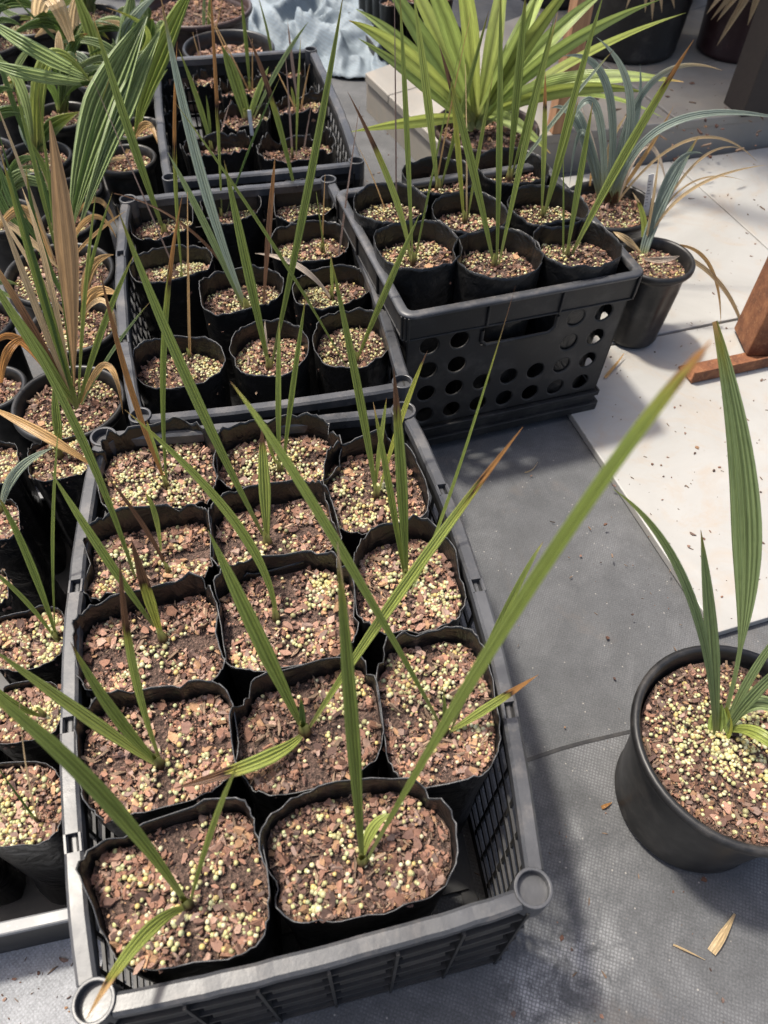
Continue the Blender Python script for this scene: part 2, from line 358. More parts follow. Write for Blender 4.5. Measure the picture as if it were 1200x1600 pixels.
def substrate(root, fn, zs, nchip, npel, size, rs, clusters=None, fine=False, big=0, loc=None, amp=.004, spread=.3):
    """fn(u,v)->xy for u,v in the unit disc-like region; returns surface fn"""
    loc = np.array(loc)
    off = rs.uniform(0, 50)
    def hz(x, y): return zs + amp*nz(x*28+off, y*28) + amp*.6*nz(x*75, y*75+off)
    # soil surface
    nr, na = 15, 64; v = [(*fn(0, 0), zs)]; li, sz = [], []
    for i in range(1, nr+1):
        for j in range(na):
            a = 2*math.pi*j/na; p = fn(math.cos(a)*i/nr, math.sin(a)*i/nr); v.append((*p, hz(*p)-.0024))
    for j in range(na): li += [0, 1+j, 1+(j+1) % na]; sz.append(3)
    for i in range(nr-1):
        for j in range(na): q = (j+1) % na; li += [1+i*na+j, 1+(i+1)*na+j, 1+(i+1)*na+q, 1+i*na+q]; sz.append(4)
    raw('potting_soil', v, li, sz, M_SOIL, root, loc)
    def disc(n):
        a = rs.uniform(0, 2*np.pi, n); r = np.sqrt(rs.random(n))**.78*.97
        return np.stack([r*np.cos(a), r*np.sin(a)], 1)
    def place(uv, lift):
        P = np.array([fn(*q) for q in uv]); z = np.array([hz(*p) for p in P]) + lift
        return np.column_stack([P, z])
    nchip = int(nchip*3.9); uv = disc(nchip); s = rs.gamma(1.6, size*.52/1.6, nchip).clip(size*.2, size*1.9)
    v, li, sz, c = chip_arrays(rs, place(uv, rs.uniform(.0, .0026, nchip)), s, .42); c = c*rs.uniform(.72, 1.12)
    o = raw('bark_mulch', v, li, sz, M_BARK, root, loc, False, col=c); tag(o, kind='stuff')
    if npel:
        npel = int(npel*1.08)
        cl = clusters or [tuple(q) for q in disc(4)]
        m1 = int(npel*.72); cc = np.array(cl)[rs.integers(0, len(cl), m1)]
        uv = np.concatenate([cc + rs.normal(0, spread, (m1, 2)), disc(npel-m1)])
        rr = np.linalg.norm(uv, axis=1); uv = np.where(rr[:, None] > .95, uv/rr[:, None]*rs.uniform(.55, .95, (len(uv), 1)), uv)
        r = rs.normal(.0021, .00042, len(uv)).clip(.0011, .0032)
        v, li, sz, c = pellet_arrays(rs, place(uv, r*.5 + rs.uniform(-.0012, .0024, len(uv))), r, ICO2 if fine else ICO1)
        o = raw('fertilizer_pellets', v, li, sz, M_PELLET, root, loc, True, col=c); tag(o, kind='stuff')
    uvb = disc(big)
    for q in uvb:
        p = fn(*(q*.93)); o = bpy.data.objects.new('bark_chip', BIGCHIP[rs.integers(0, 12)]); COL.objects.link(o); o.parent = root
        o.location = Vector((p[0], p[1], hz(*p)+.0035)) - Vector(loc); k = rs.uniform(.010, .0165)
        o.scale = (k, k*rs.uniform(.6, 1), k); o.rotation_euler = (rs.normal(0, .22), rs.normal(0, .22), rs.uniform(0, 6.28))

# ------------------------------------------------------------------ grow bags
def quadmap(q):
    q = np.array(q)[:, :2]                        # TL TR BR BL
    def f(u, v):                                   # u right, v back, -1..1
        a, b_ = (u+1)/2, (v+1)/2
        return tuple((1-b_)*((1-a)*q[3]+a*q[2]) + b_*((1-a)*q[0]+a*q[1]))
    return f
def sup(a, n):
    c, s = math.cos(a), math.sin(a)
    return math.copysign(abs(c)**(2/n), c), math.copysign(abs(s)**(2/n), s)
def grow_bag(root, qpx, zr, z0, depth_, n, rs, loc, wr=.05, lift=.006, rib=0, mats=None, taper=.86, nseg=72, tilt=0.0):
    quad = [at(x, y, zr) for x, y in qpx]; qm = quadmap(quad); cx, cy = qm(0, 0)
    off = rs.uniform(0, 99); dents = [(rs.uniform(0, 2*math.pi), rs.uniform(.05, .16), rs.uniform(-.05, .10)*(wr/.05)) for _ in range(5)]; n = n*rs.uniform(.85, 1.3)
    def dn(a): return sum(m_*math.exp(-((((a-a0+math.pi) % (2*math.pi))-math.pi)/w0)**2) for a0, w0, m_ in dents)
    def out(a, lev, zz):
        su, sv = sup(a, n); h = (zr-zz)
        wv = 1 + wr*nz(math.cos(a)*1.6+off, math.sin(a)*1.6, h*9) + wr*.55*nz(math.cos(a)*5+off, math.sin(a)*5, h*16+3) + wr*.3*nz(math.cos(a)*13+off, math.sin(a)*13, h*30)
        wv -= dn(a)*max(.15, 1-h*9)
        if rib and lev > 0: wv += rib*max(-1, min(1, 2.2*math.cos(a*16)))
        return qm(su*wv*lev, sv*wv*lev)
    H = zr-z0
    levs = [(0, 1.0), (.02, .995), (.12*1, .985), (.3, .96), (.5, .93), (.75, .9), (1, taper)]
    v, li, sz, mi = [], [], [], []
    def zrim(a): return lift*(nz(math.cos(a)*2.2+off, math.sin(a)*2.2, 7) + .7*nz(math.cos(a)*6+off, math.sin(a)*6, 2) + .5*nz(math.cos(a)*15+off, math.sin(a)*15, 5) - 6*dn(a)) + tilt*sup(a, n)[1]
    rings = []
    for t, l in reversed(levs): rings.append((l, t, 0))
    for t, l in ((0, .985), (.02, .98), (.15, .965), (.35, .94)): rings.append((l, t, 1))
    for (l, t, inner) in rings:
        for i in range(nseg):
            a = 2*math.pi*i/nseg; zz = zr - t*H
            x, y = out(a, l, zz); v.append((x, y, zz + zrim(a)*(1-min(1, t*3))))
    R = len(rings)
    for k in range(R-1):
        edge = (k == 6) or (k == 5) or (k == 7)
        for i in range(nseg):
            j = (i+1) % nseg; li += [k*nseg+i, k*nseg+j, (k+1)*nseg+j, (k+1)*nseg+i]; sz.append(4); mi.append(1 if k == 6 else 0)
    v.append((cx, cy, z0)); 
    for i in range(nseg): li += [len(v)-1, (i+1) % nseg, i]; sz.append(3); mi.append(0)
    raw('grow_bag', v, li, sz, mats or [M_FILM, M_FILME], root, loc, True, midx=mi)
    zs = zr - depth_; k = .972 - .04*min(1, depth_/H/.35)
    def fn(u, vv):
        a = math.atan2(vv, u); r = math.hypot(u, vv); x0, y0 = out(a, k, zs)
        return (cx+(x0-cx)*r, cy+(y0-cy)*r)
    return fn, zs, (cx, cy)

# ------------------------------------------------------------------ leaves
PAL = dict(g=(.25, .31, .07), lg=(.36, .42, .10), yg=(.42, .44, .08), dg=(.11, .175, .045), bg=(.27, .345, .145), sv=(.44, .51, .37),
           ye=(.38, .48, .13), blue=(.30, .365, .31), dry=(.66, .42, .18), tan=(.72, .54, .31), brown=(.20, .105, .055), orange=(.52, .26, .085), deadl=(.48, .30, .15), pale=(.62, .52, .42), pink=(.42, .30, .24))
LR = np.random.default_rng(77)
def leaf(root, loc, P, w, col='g', dry=0.0, shape='blade', twist=None, nu=9, nt_=24, pleat=.085, fold=.26, tipc=None, name='leaf', jag=0, tcol=None):
    """P: three 3-D points the midrib passes through (base, middle, tip); w: greatest width in metres"""
    if not dry and col in ('g', 'lg', 'bg', 'dg', 'sv') and shape == 'blade' and LR.random() < .65: dry = LR.uniform(.02, .07); tipc = ('brown', 'dry', 'orange')[int(LR.integers(3))]
    B, Mi, T = [np.asarray(p, float) for p in P]; Cc = 2*Mi - .5*(B+T)
    tw = float(np.clip(LR.normal(0, .35), -.55, .55)) if twist is None else twist; dtw = float(np.clip(LR.normal(0, .25), -.45, .45))
    base = np.array(PAL[col])*LR.uniform(.88, 1.12); v, cv, bl = [], [], []; rnd = LR.uniform(0, 40)
    for i in range(nt_+1):
        t = i/nt_; p = (1-t)**2*B + 2*t*(1-t)*Cc + t*t*T
        tg = 2*(1-t)*(Cc-B) + 2*t*(T-Cc); tg /= np.linalg.norm(tg)+1e-9
        n0 = CAM - p; n0 = n0 - tg*(n0@tg); nn = np.linalg.norm(n0); n0 = n0/nn if nn > 1e-6 else np.array([0, 0, 1.])
        sd = np.cross(tg, n0); a = tw + dtw*(t-.3)
        s2 = sd*math.cos(a) + n0*math.sin(a); n2 = np.cross(s2, tg)
        if shape == 'blade': ww = (.26+.74*min(1, t/.42)**.85)*(1-max(0, (t-.35)/.65)**2.5)
        elif shape == 'broad': ww = (.10+.90*max(0, min(1, (t-.14)/.46))**.9)*(1-.93*max(0, (t-.52)/.48)**1.7)
        elif shape == 'petiole': ww = .16 if t < .26 else .16+.84*math.sin(min(1, (t-.26)/.34)*math.pi/2)*(1-max(0, (t-.5)/.5)**1.8)
        elif shape == 'wide': ww = (.3+.7*min(1, t/.4))*(1-.25*max(0, (t-.4)/.5))*(1-max(0, (t-.6)/.4)**7)
        elif shape == 'sword': ww = (.42+.58*min(1, t/.4))*(1-max(0, (t-.4)/.6)**1.8)
        elif shape == 'strap': ww = (.75+.25*min(1, t/.3))*(1-max(0, (t-.45)/.55)**2.0)
        else: ww = (.7+.3*math.sin(math.pi*t))*(1-.75*t)
        ww = max(ww, .03)*w/2
        for k in range(nu):
            u = -1+2*k/(nu-1); pl = pleat*(1 if k % 2 else -1)*ww*(.6 if abs(u) == 1 else 1)
            q = p + s2*u*ww + n2*(pl + fold*abs(u)*ww)
            if jag and t > .7: q = q - tg*jag*w*((t-.7)/.3)**2*(.15 if k % 2 else .75)*(.6+.8*abs(math.sin(k*2.3+rnd)))
            v.append(q)
            c = base.copy()
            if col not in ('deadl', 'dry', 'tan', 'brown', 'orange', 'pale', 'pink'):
                c *= 1 + ((.24 if k % 2 else -.16) if pleat < .135 else (.42 if k % 2 else -.2))  # light and dark stripes in colour; strong ones paint in sunlit pleat facets
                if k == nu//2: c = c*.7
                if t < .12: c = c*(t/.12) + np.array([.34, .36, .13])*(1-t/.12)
            else:
                c = c*(1+.2*math.sin(u*9+rnd)); c *= .8+.4*(.5+.5*nz(t*9+rnd, u*2))
            if dry:
                e = (1-dry) + .05*nz(u*2+rnd, 1.3)
                if t > e:
                    s = (t-e)/max(dry, .02); tc = np.array(PAL[tipc or 'dry'])
                    c = np.array([.05, .022, .014]) if s < .13 else tc*(.75+.4*(.5+.5*nz(t*30+rnd, u*3)))
                elif t > e-.10: f_ = (t-e+.10)/.10; c = c*(1-f_) + np.array([.36, .34, .06])*f_
            if tcol and t > .55: f_ = (t-.55)/.45; c = c*(1-f_) + np.array(PAL[tcol])*f_
            cv.append(c); bl.append((u, t, rnd))
    li, sz = [], []
    for i in range(nt_):
        for k in range(nu-1):
            a0 = i*nu+k; li += [a0, a0+1, a0+nu+1, a0+nu]; sz.append(4)
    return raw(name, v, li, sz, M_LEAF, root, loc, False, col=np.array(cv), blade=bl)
def pleaf(root, loc, z0, b, t, wpx, col='g', dry=0, mid=None, tz=None, mz=None, dy=None, **kw):
    """leaf from photograph directions: base on the soil, tip in the upright plane through the base (or at height tz)"""
    B = at(b[0], b[1], z0); d = dy
    if d is None:                                    # most blades recline a little, upper side to the sky
        h0 = aty(t[0], t[1], B[1])[2]-B[2]; d = max(0, h0)*LR.uniform(.26, .38) + LR.normal(0, .008)
        if h0 > 0 and aty(t[0], t[1], B[1]+d)[2]-B[2] < .66*h0: d = at(t[0], t[1], B[2]+.66*h0)[1]-B[1]
    T = at(t[0], t[1], tz) if tz is not None else aty(t[0], t[1], B[1]+d)
    if mid is None: Mi = (B+T)/2 + np.array([0, LR.normal(0, .006), .015*np.linalg.norm(T[:2]-B[:2])/.2])
    elif tz is not None: Mi = at(mid[0], mid[1], mz if mz is not None else (z0+tz)/2+.03)
    else: Mi = aty(mid[0], mid[1], B[1]+d*.5)
    return leaf(root, loc, (B, Mi, T), wpx*depth((B+T)/2)/FPX*.70, col, dry, **kw)

# ================================================================== SETTING
g = MB(); g.prism([(-30, -30, -.06), (30, -30, -.06), (30, 30, -.06), (-30, 30, -.06)], [(-30, -30, 0), (30, -30, 0), (30, 30, 0), (-30, 30, 0)])
tag(g.build('ground', M_CLOTH), kind='structure')
u17 = np.array([math.cos(math.radians(17.7)), math.sin(math.radians(17.7))]); v17 = np.array([-u17[1], u17[0]])
# the front sheet of ground cloth laps over the one behind it with a slightly wavy edge
A0 = np.array([.21, .385]); vs, fs = [], []
NS = 90
for i in range(NS+1):
    s_ = -1.2 + 3.2*i/NS; e = A0 + u17*s_ + v17*.004*nz(s_*9, 0)
    p2 = e - v17*2.6; vs += [(*e, .0002), (*e, .0046+.001*nz(s_*6, 4)), (*(e-v17*.02), .0042), (*p2, .0042)]
for i in range(NS):
    for k in range(3): a = i*4+k; fs.append([a, a+1, a+5, a+4][::-1])
tag(poly('ground_cloth_sheet', vs, fs, M_CLOTH2), kind='structure')
seam_strip = MB()  # dark strip stands in for the seam's shadow gap and the dirt in it
for i in range(NS):
    a_, b_ = [A0 + u17*(-1.2+3.2*k/NS) + v17*(.004*nz((-1.2+3.2*k/NS)*9, 0)+.002) for k in (i, i+1)]; seam_strip.bar(a_, b_, .005, .0002, .0056)
tag(seam_strip.build('seam_shadow_dirt', M_CRATE), kind='structure')
# pale woven mat under the tray, lower left
mm = MB(); mm.prism([(-1.5, -.6, .0045), (-.30, -.6, .0045), (-.30, .21, .0045), (-1.5, -.12, .0045)], [(-1.5, -.6, .0085), (-.30, -.6, .0085), (-.30, .21, .0085), (-1.5, -.12, .0085)])
tag(mm.build('woven_mat', M_MAT), kind='structure')
# tiled paving
UT = np.array([math.cos(math.radians(19.3)), math.sin(math.radians(19.3))]); VT = np.array([-UT[1], UT[0]])
def tp(u, v): return UT*u + VT*v
tb = MB(); tb.box(tp(.672, .392), UT, VT, .0005, .011, 3.6, 1.27)
pav = tag(tb.build('tiled_pavement', M_GROUT), kind='structure')
tile_me = None
for iu, (u0, u1) in enumerate(((.668, 1.362), (1.367, 2.06), (2.065, 2.76), (2.765, 3.46))):
    for iv, (v0, v1) in enumerate(((.385, 1.028), (1.034, 1.672))):
        t = MB(); t.box(tp(u0, v0), UT, VT, .002, .017+.0012*((iu*2+iv) % 3), u1-u0, v1-v0); t.build('tile', M_TILE, pav, bevel=.0018)
# raised slab platform behind
PL = [np.array([.118, 1.885]), np.array([3.2, 2.80]), np.array([2.5, 4.9]), np.array([-.092, 2.305])]
pb = MB(); pb.prism([(*p, .0003) for p in PL], [(*p, .088) for p in PL]); plat = tag(pb.build('raised_platform', M_SLAB), kind='structure')
def bil(a, b_): return (1-b_)*((1-a)*PL[0]+a*PL[1]) + b_*((1-a)*PL[3]+a*PL[2])
for i in range(5):
    for j in range(3):
        a0, a1 = i/5+.0012, (i+1)/5-.0012; b0, b1 = j/3+.002, (j+1)/3-.002
        if i == 0: a0 = -.002
        if j == 0: b0 = -.003
        q = [bil(a0, b0), bil(a1, b0), bil(a1, b1), bil(a0, b1)]
        t = MB(); t.prism([(*p, .082) for p in q], [(*p, .106) for p in q]); t.build('slab', M_SLAB, plat, bevel=.003)

# ================================================================== CRATES
def crate(label, px4, zr, z0, bows, notches=(), solid_front=True, group=None, rimmat=None, pitch=.030, r=.0172, draft=.012, name='plastic_crate', quad=None):
    Q = [np.array(p[:2]) for p in (quad or [at(x, y, zr) for x, y in px4])]           # FL FR BR BL socket centres
    ctr = sum(Q)/4; root = empty(name, (ctr[0], ctr[1], z0)); loc = (ctr[0], ctr[1], z0)
    tag(root, label, 'crate', group)
    rim = MB()
    for k in range(4):
        a, b_ = Q[k], Q[(k+1) % 4]; L = np.linalg.norm(b_-a); d = (b_-a)/L; out = np.array([d[1], -d[0]]); bow = bows[k]
        def W(s, h, o=0.0, a=a, d=d, L=L, out=out, bow=bow):
            ins = draft*(1-h)                       # draft towards the floor
            p = a + d*(ins + s*(L-2*ins)) + out*(.004 + bow*4*s*(1-s)*h - ins + o)
            return (p[0], p[1], z0 + h*(zr-z0))
        def slab(mb, s0, s1, h0, h1, o0, o1, n=1):
            for i in range(n):
                x0, x1 = s0+(s1-s0)*i/n, s0+(s1-s0)*(i+1)/n
                mb.prism([W(x0, h0, o0), W(x1, h0, o0), W(x1, h1, o0), W(x0, h1, o0)][::-1], [W(x0, h0, o1), W(x1, h0, o1), W(x1, h1, o1), W(x0, h1, o1)][::-1])
        # rim strip: continuous sweep with a rounded section, pockets left open at the notches
        HH = zr-z0; drop = .016/HH; cuts = sorted(notches[k]) if notches else []
        def sweep(s0, s1, o0, o1, zt, n):
            sec = [(o0, -.016), (o0, zt-.003), (o0+.003, zt), (o1-.003, zt), (o1, zt-.003), (o1, -.016)]
            k0 = len(rim.v)
            for i in range(n+1):
                s = s0+(s1-s0)*i/n; px, py, _ = W(s, 1)
                wob = .0012*nz(s*14+k*7, zr*9)
                for (o, z) in sec:
                    p = W(s, 1, o+wob); rim.v.append((p[0], p[1], zr+z+wob*.5))
            m = len(sec)
            for i in range(n):
                for q in range(m-1): rim.f.append([k0+i*m+q, k0+i*m+q+1, k0+(i+1)*m+q+1, k0+(i+1)*m+q][::-1])
            rim.f.append([k0+q for q in range(m)]); rim.f.append([k0+n*m+q for q in range(m)][::-1])
        e0 = r*.8/L; s = e0; hw = .0085/L
        for c in cuts + [None]:
            s1 = (c-hw) if c is not None else 1-e0
            sweep(s, s1, -.0085, .0085, 0, max(2, int((s1-s)*26)))
            if c is not None:
                sweep(c-hw, c+hw, -.0085, -.0045, 0, 1); sweep(c-hw, c+hw, .0045, .0085, 0, 1); sweep(c-hw, c+hw, -.0045, .0045, -.007, 1); s = c+hw
        wall = MB()
        nv = max(3, int(L/pitch)); nh = max(3, int(HH/pitch))
        ns = 8
        if k == 0 and solid_front:
            slab(wall, 0, 1, .02, 1-drop*.8, -.002, .001, ns)
            for h in (.06, .27, .48, .68, .86): slab(wall, 0, 1, h-.012, h+.012, .001, .0105, ns)
            for j in range(7): sc = .02+.96*j/6; slab(wall, sc-.004, sc+.004, .02, 1-drop, .001, .012)
            for j in range(6):
                for h in (.06, .27, .48, .68):       # sloped louvre faces between the ribs
                    x0, x1 = .02+.96*j/6+.02, .02+.96*(j+1)/6-.02
                    wall.prism([W(x0, h+.03, .0012), W(x1, h+.03, .0012), W(x1, h+.15, .0012), W(x0, h+.15, .0012)][::-1], [W(x0, h+.04, .008), W(x1, h+.04, .008), W(x1, h+.14, .0022), W(x0, h+.14, .0022)][::-1])
        else:
            for j in range(nv+1):
                sc = j/nv; ww = .0022/L*(2.2 if j % 6 == 0 else 1); slab(wall, max(0, sc-ww), min(1, sc+ww), 0, 1-drop*.7, -.0012, .0018)
            for j in range(nh+1):
                h = .02+.94*j/nh; slab(wall, 0, 1, h-.0034/HH, h+.0034/HH, -.0018, .0012, ns)
            slab(wall, 0, 1, .0, .07, -.002, .004, ns); slab(wall, 0, 1, 1-drop*2.6, 1-drop*.7, -.002, .002, ns)
        wall.build('side_wall', M_CRATE, root, loc)
        sk_ = MB(); c = Q[k]
        sk_.ring(c, r-.0032, r, zr-.03, zr+.0025); sk_.disc(c, r-.003, zr-.0075)
        sk_.build('corner_socket', rimmat or M_RIM, root, loc, bevel=.0008)
        leg = MB(); q = c + (ctr-c)/np.linalg.norm(ctr-c)*.014
        leg.prism([(q[0]+.012*math.cos(x), q[1]+.012*math.sin(x), z0) for x in np.linspace(0, 2*math.pi, 13)[:-1]], [(c[0]+.0155*math.cos(x), c[1]+.0155*math.sin(x), zr-.028) for x in np.linspace(0, 2*math.pi, 13)[:-1]])
        leg.build('corner_post', M_CRATE, root, loc, smooth=False)
    ro = rim.build('rim', rimmat or M_RIM, root, loc)
    for so_ in [x for x in root.children if x.name.startswith('corner_socket')]: so_.parent = ro
    fl = MB(); qi = [ctr+(p-ctr)*.93 for p in Q]
    for j in range(12):
        a = j/11; p = (1-a)*qi[0]+a*qi[3]; q = (1-a)*qi[1]+a*qi[2]; fl.bar(p, q, .022, z0+.004, z0+.010)
    for j in range(8):
        a = j/7; p = (1-a)*qi[0]+a*qi[1]; q = (1-a)*qi[3]+a*qi[2]; fl.bar(p, q, .018, z0+.001, z0+.0036)
    fl.build('floor_grid', M_CRATE, root, loc)
    return root
PXA = [(147, 1565), (833, 1388), (630, 642), (162, 683)]
PXB = [(219, 650), (629, 597), (513, 281), (200, 312)]
ZA, ZB, ZC = .28, .262, .258
crate('long black plastic crate of thirteen square grow bags, ringed sockets at its rim corners', PXA, ZA, .0052, (.006, .027, -.004, .027), ((), (.27, .52, .76), (), (.36, .62, .80)), group='black lattice crates', draft=-.004)
crate('black plastic crate of ten round black pots behind the crate of square grow bags', PXB, ZB, .001, (.006, .009, 0, .016), ((), (.3, .7), (), (.3, .7)), group='black lattice crates', r=.0155)
cl = [at(266, 278, ZC), at(557, 252, ZC)]; dC = cl[1][:2]-cl[0][:2]; nC = np.array([-dC[1], dC[0]])/np.linalg.norm(dC)*.56
QC = [cl[0], cl[1], np.r_[cl[1][:2]+nC, ZC], np.r_[cl[0][:2]+nC, ZC]]
crate('black plastic crate with half-empty limp bags, beside the crumpled blue-grey cloth', None, ZC, .001, (.004, .006, 0, .006), quad=QC, group='black lattice crates', r=.0155)
# shallow tray at the left
e0 = np.array([-.292, .170]); ue = np.array([math.cos(math.radians(13.5)), math.sin(math.radians(13.5))]); ve = np.array([-ue[1], ue[0]])
t = empty('nursery_tray', (*(e0-ue*.2+ve*.3), .0087)); lt = tuple(t.location); tag(t, 'shallow pale-rimmed nursery tray carrying tall bags left of the long crate', 'tray')
QE = [e0-ue*.40, e0, e0+ve*.60, e0-ue*.40+ve*.60]
for k in range(4):
    a, b_ = QE[k], QE[(k+1) % 4]; mb = MB(); mb.bar(a, b_, .004, .010, .098); mb.build('side_wall', M_CRATE, t, lt)
    mb = MB(); mb.bar(a-(b_-a)/np.linalg.norm(b_-a)*.006, b_+(b_-a)/np.linalg.norm(b_-a)*.006, .014, .096+.0003*k, .104+.0003*k); mb.build('rim', M_TRAYG, t, lt, bevel=.002)
mb = MB(); mb.prism([(*p, .0088) for p in QE], [(*p, .0108) for p in QE]); mb.build('tray_floor', M_CRATE, t, lt)

# crate with round holes
D0 = np.array([.018, .919]); ud = np.array([math.cos(math.radians(19.5)), math.sin(math.radians(19.5))]); vd = np.array([-ud[1], ud[0]])
DW, DD, DZ0, DZ1 = .407, .375, .0165, .313
dc = D0+ud*DW/2+vd*DD/2; dr = empty('plastic_crate', (*dc, DZ0)); ld = (*dc, DZ0)
tag(dr, 'black plastic crate with round holes and a handle slot, half on tiles', 'crate')
def hole_wall(mb, P, n, Wd, zlo, zhi, cols=7, rows=4, slot=True, th=.003):
    """P(a,z)->xyz on the outer face; n outward"""
    nv3 = np.array([n[0], n[1], 0])*th
    def quad(a0, a1, z0, z1):
        o = [np.array(P(a0, z0)), np.array(P(a1, z0)), np.array(P(a1, z1)), np.array(P(a0, z1))]
        mb.prism([tuple(p-nv3) for p in o][::-1], [tuple(p) for p in o][::-1])
    mg = .035*Wd; cw = (Wd-2*mg)/cols; rh = (zhi-zlo)/rows; K = 24
    quad(0, mg, zlo, zhi); quad(Wd-mg, Wd, zlo, zhi)
    for i in range(cols):
        for j in range(rows):
            a0, z0 = mg+i*cw, zlo+j*rh
            if 2 <= i <= 4 and j >= 2:
                if j == 2 or not slot: quad(a0, a0+cw, z0, z0+rh)
                continue
            ca, cz = a0+cw/2, z0+rh/2; R = min(cw, rh)*.325; k = len(mb.v); F_, Bk, So, Sb = [], [], [], []
            for q in range(K):
                an = 2*math.pi*q/K+math.pi/K*0; c_, s_ = math.cos(an), math.sin(an); m_ = max(abs(c_), abs(s_))
                sa, sz = ca+c_/m_*cw/2, cz+s_/m_*rh/2
                pc = np.array(P(ca+R*c_, cz+R*s_)); ps = np.array(P(sa, sz)); pl = np.array(P(ca+(R*1.14)*c_, cz+(R*1.14)*s_))
                mb.v += [tuple(ps), tuple(pl), tuple(pc-nv3*.35), tuple(pc-nv3), tuple(ps-nv3)]
            for q in range(K):
                p_ = (q+1) % K
                for e in range(4): mb.f.append([k+q*5+e, k+p_*5+e, k+p_*5+e+1, k+q*5+e+1])
    if slot:
        a0, a1 = mg+2*cw, mg+5*cw; z0 = zlo+3*rh
        quad(a0, a0+.012, z0, zhi); quad(a1-.012, a1, z0, zhi); quad(a0+.012, a1-.012, z0, z0+.006)
for k, (p0, du, L) in enumerate(((D0, ud, DW), (D0+ud*DW, vd, DD), (D0+ud*DW+vd*DD, -ud, DW), (D0+vd*DD, -vd, DD))):
    out = np.array([du[1], -du[0]])
    def P(a, z, p0=p0, du=du, L=L, out=out):
        h = (z-DZ0)/(DZ1-DZ0); ins = .010+.008*(1-h)
        p = p0 + du*(ins+a/(L)*(L-2*ins)) - out*ins; return (p[0], p[1], z)
    mb = MB(); hole_wall(mb, P, out, L, .062, .266); wo = mb.build('side_wall', M_CRATE, dr, ld)
    bd = MB()
    def strip(bd, a0, a1, z0, z1, o0, o1):
        n3 = np.array([out[0], out[1], 0]); q = [np.array(P(a0, z0)), np.array(P(a1, z0)), np.array(P(a1, z1)), np.array(P(a0, z1))]
        bd.prism([tuple(x+n3*o0) for x in q][::-1], [tuple(x+n3*o1) for x in q][::-1])
    strip(bd, -.006, L+.006, .2665, .3085, .0, .0065)                      # upper band
    strip(bd, -.004, L+.004, .2635, .2668, .0, .0085)
    for s in (.0, .335, .66, 1.0): strip(bd, max(-.006, s*L-.002), min(L+.006, s*L+.002), .266, .309, .0066, .0105)
    bd.build('rim_band', M_CRATE, dr, ld, bevel=.0012)
    bs = MB(); strip(bs, -.002, L+.002, .0168, .058, -.003, .004)
    q = [P(-.006, .030), P(L+.006, .030), P(L+.003, .060), P(-.003, .060)]; n3 = np.array([out[0], out[1], 0])
    strip(bs, -.008, L+.008, .0166, .034, .004, .011); strip(bs, -.005, L+.005, .052, .060, .0042, .0085)
    bs.build('base_flange', M_CRATE, dr, ld, bevel=.001)
    if k in (0, 2):
        a0, a1, zz = .035*L+2*(L*.93/7)+.012, .035*L+5*(L*.93/7)-.012, .062+3*.051+.007
        pts = [np.array(P(a0, zz+.032)), np.array(P(a0, zz+.010)), np.array(P(a0+.010, zz)), np.array(P(a1-.010, zz)), np.array(P(a1, zz+.010)), np.array(P(a1, zz+.032))]
        cu = bpy.data.curves.new('h', 'CURVE'); cu.dimensions = '3D'; cu.bevel_depth = .0035; cu.bevel_resolution = 2
        sp_ = cu.splines.new('POLY'); sp_.points.add(5)
        for pt, p in zip(sp_.points, pts): pt.co = (*(p+n3*.001-np.array(ld)), 1)
        oc = bpy.data.objects.new('h', cu); COL.objects.link(oc); me = bpy.data.meshes.new_from_object(oc); bpy.data.objects.remove(oc)
        ho = bpy.data.objects.new('handle_lip', me); COL.objects.link(ho); ho.parent = wo; me.materials.clear(); me.materials.append(M_CRATE)
# flat top rim as one rounded loop
def rrect(ins, rad, n=6):
    pts = []
    for (sx, sy, a0) in ((1, -1, -90), (1, 1, 0), (-1, 1, 90), (-1, -1, 180)):
        for i in range(n+1):
            a = math.radians(a0+90*i/n); x = sx*(DW/2-ins-rad)+rad*math.cos(a); y = sy*(DD/2-ins-rad)+rad*math.sin(a); pts.append(dc+ud*x+vd*y)
    return pts
sec = [(0, .306, .022), (-.0015, .3105, .022), (.001, .3135, .020), (.012, .3135, .012), (.0145, .311, .010), (.0145, .304, .010)]
v, f = [], []; n_ = None
for (ins, z, rad) in sec:
    pts = rrect(ins, rad); n_ = len(pts); v += [(*p, z) for p in pts]
for q in range(len(sec)-1):
    for i in range(n_): j = (i+1) % n_; f.append([q*n_+i, q*n_+j, (q+1)*n_+j, (q+1)*n_+i])
poly('rim', v, f, M_RIM, dr, ld, smooth=True)
mb = MB(); mb.prism([(*p, DZ0+.001) for p in rrect(.02, .01)], [(*p, DZ0+.005) for p in rrect(.02, .01)]); mb.build('crate_floor', M_CRATE, dr, ld)

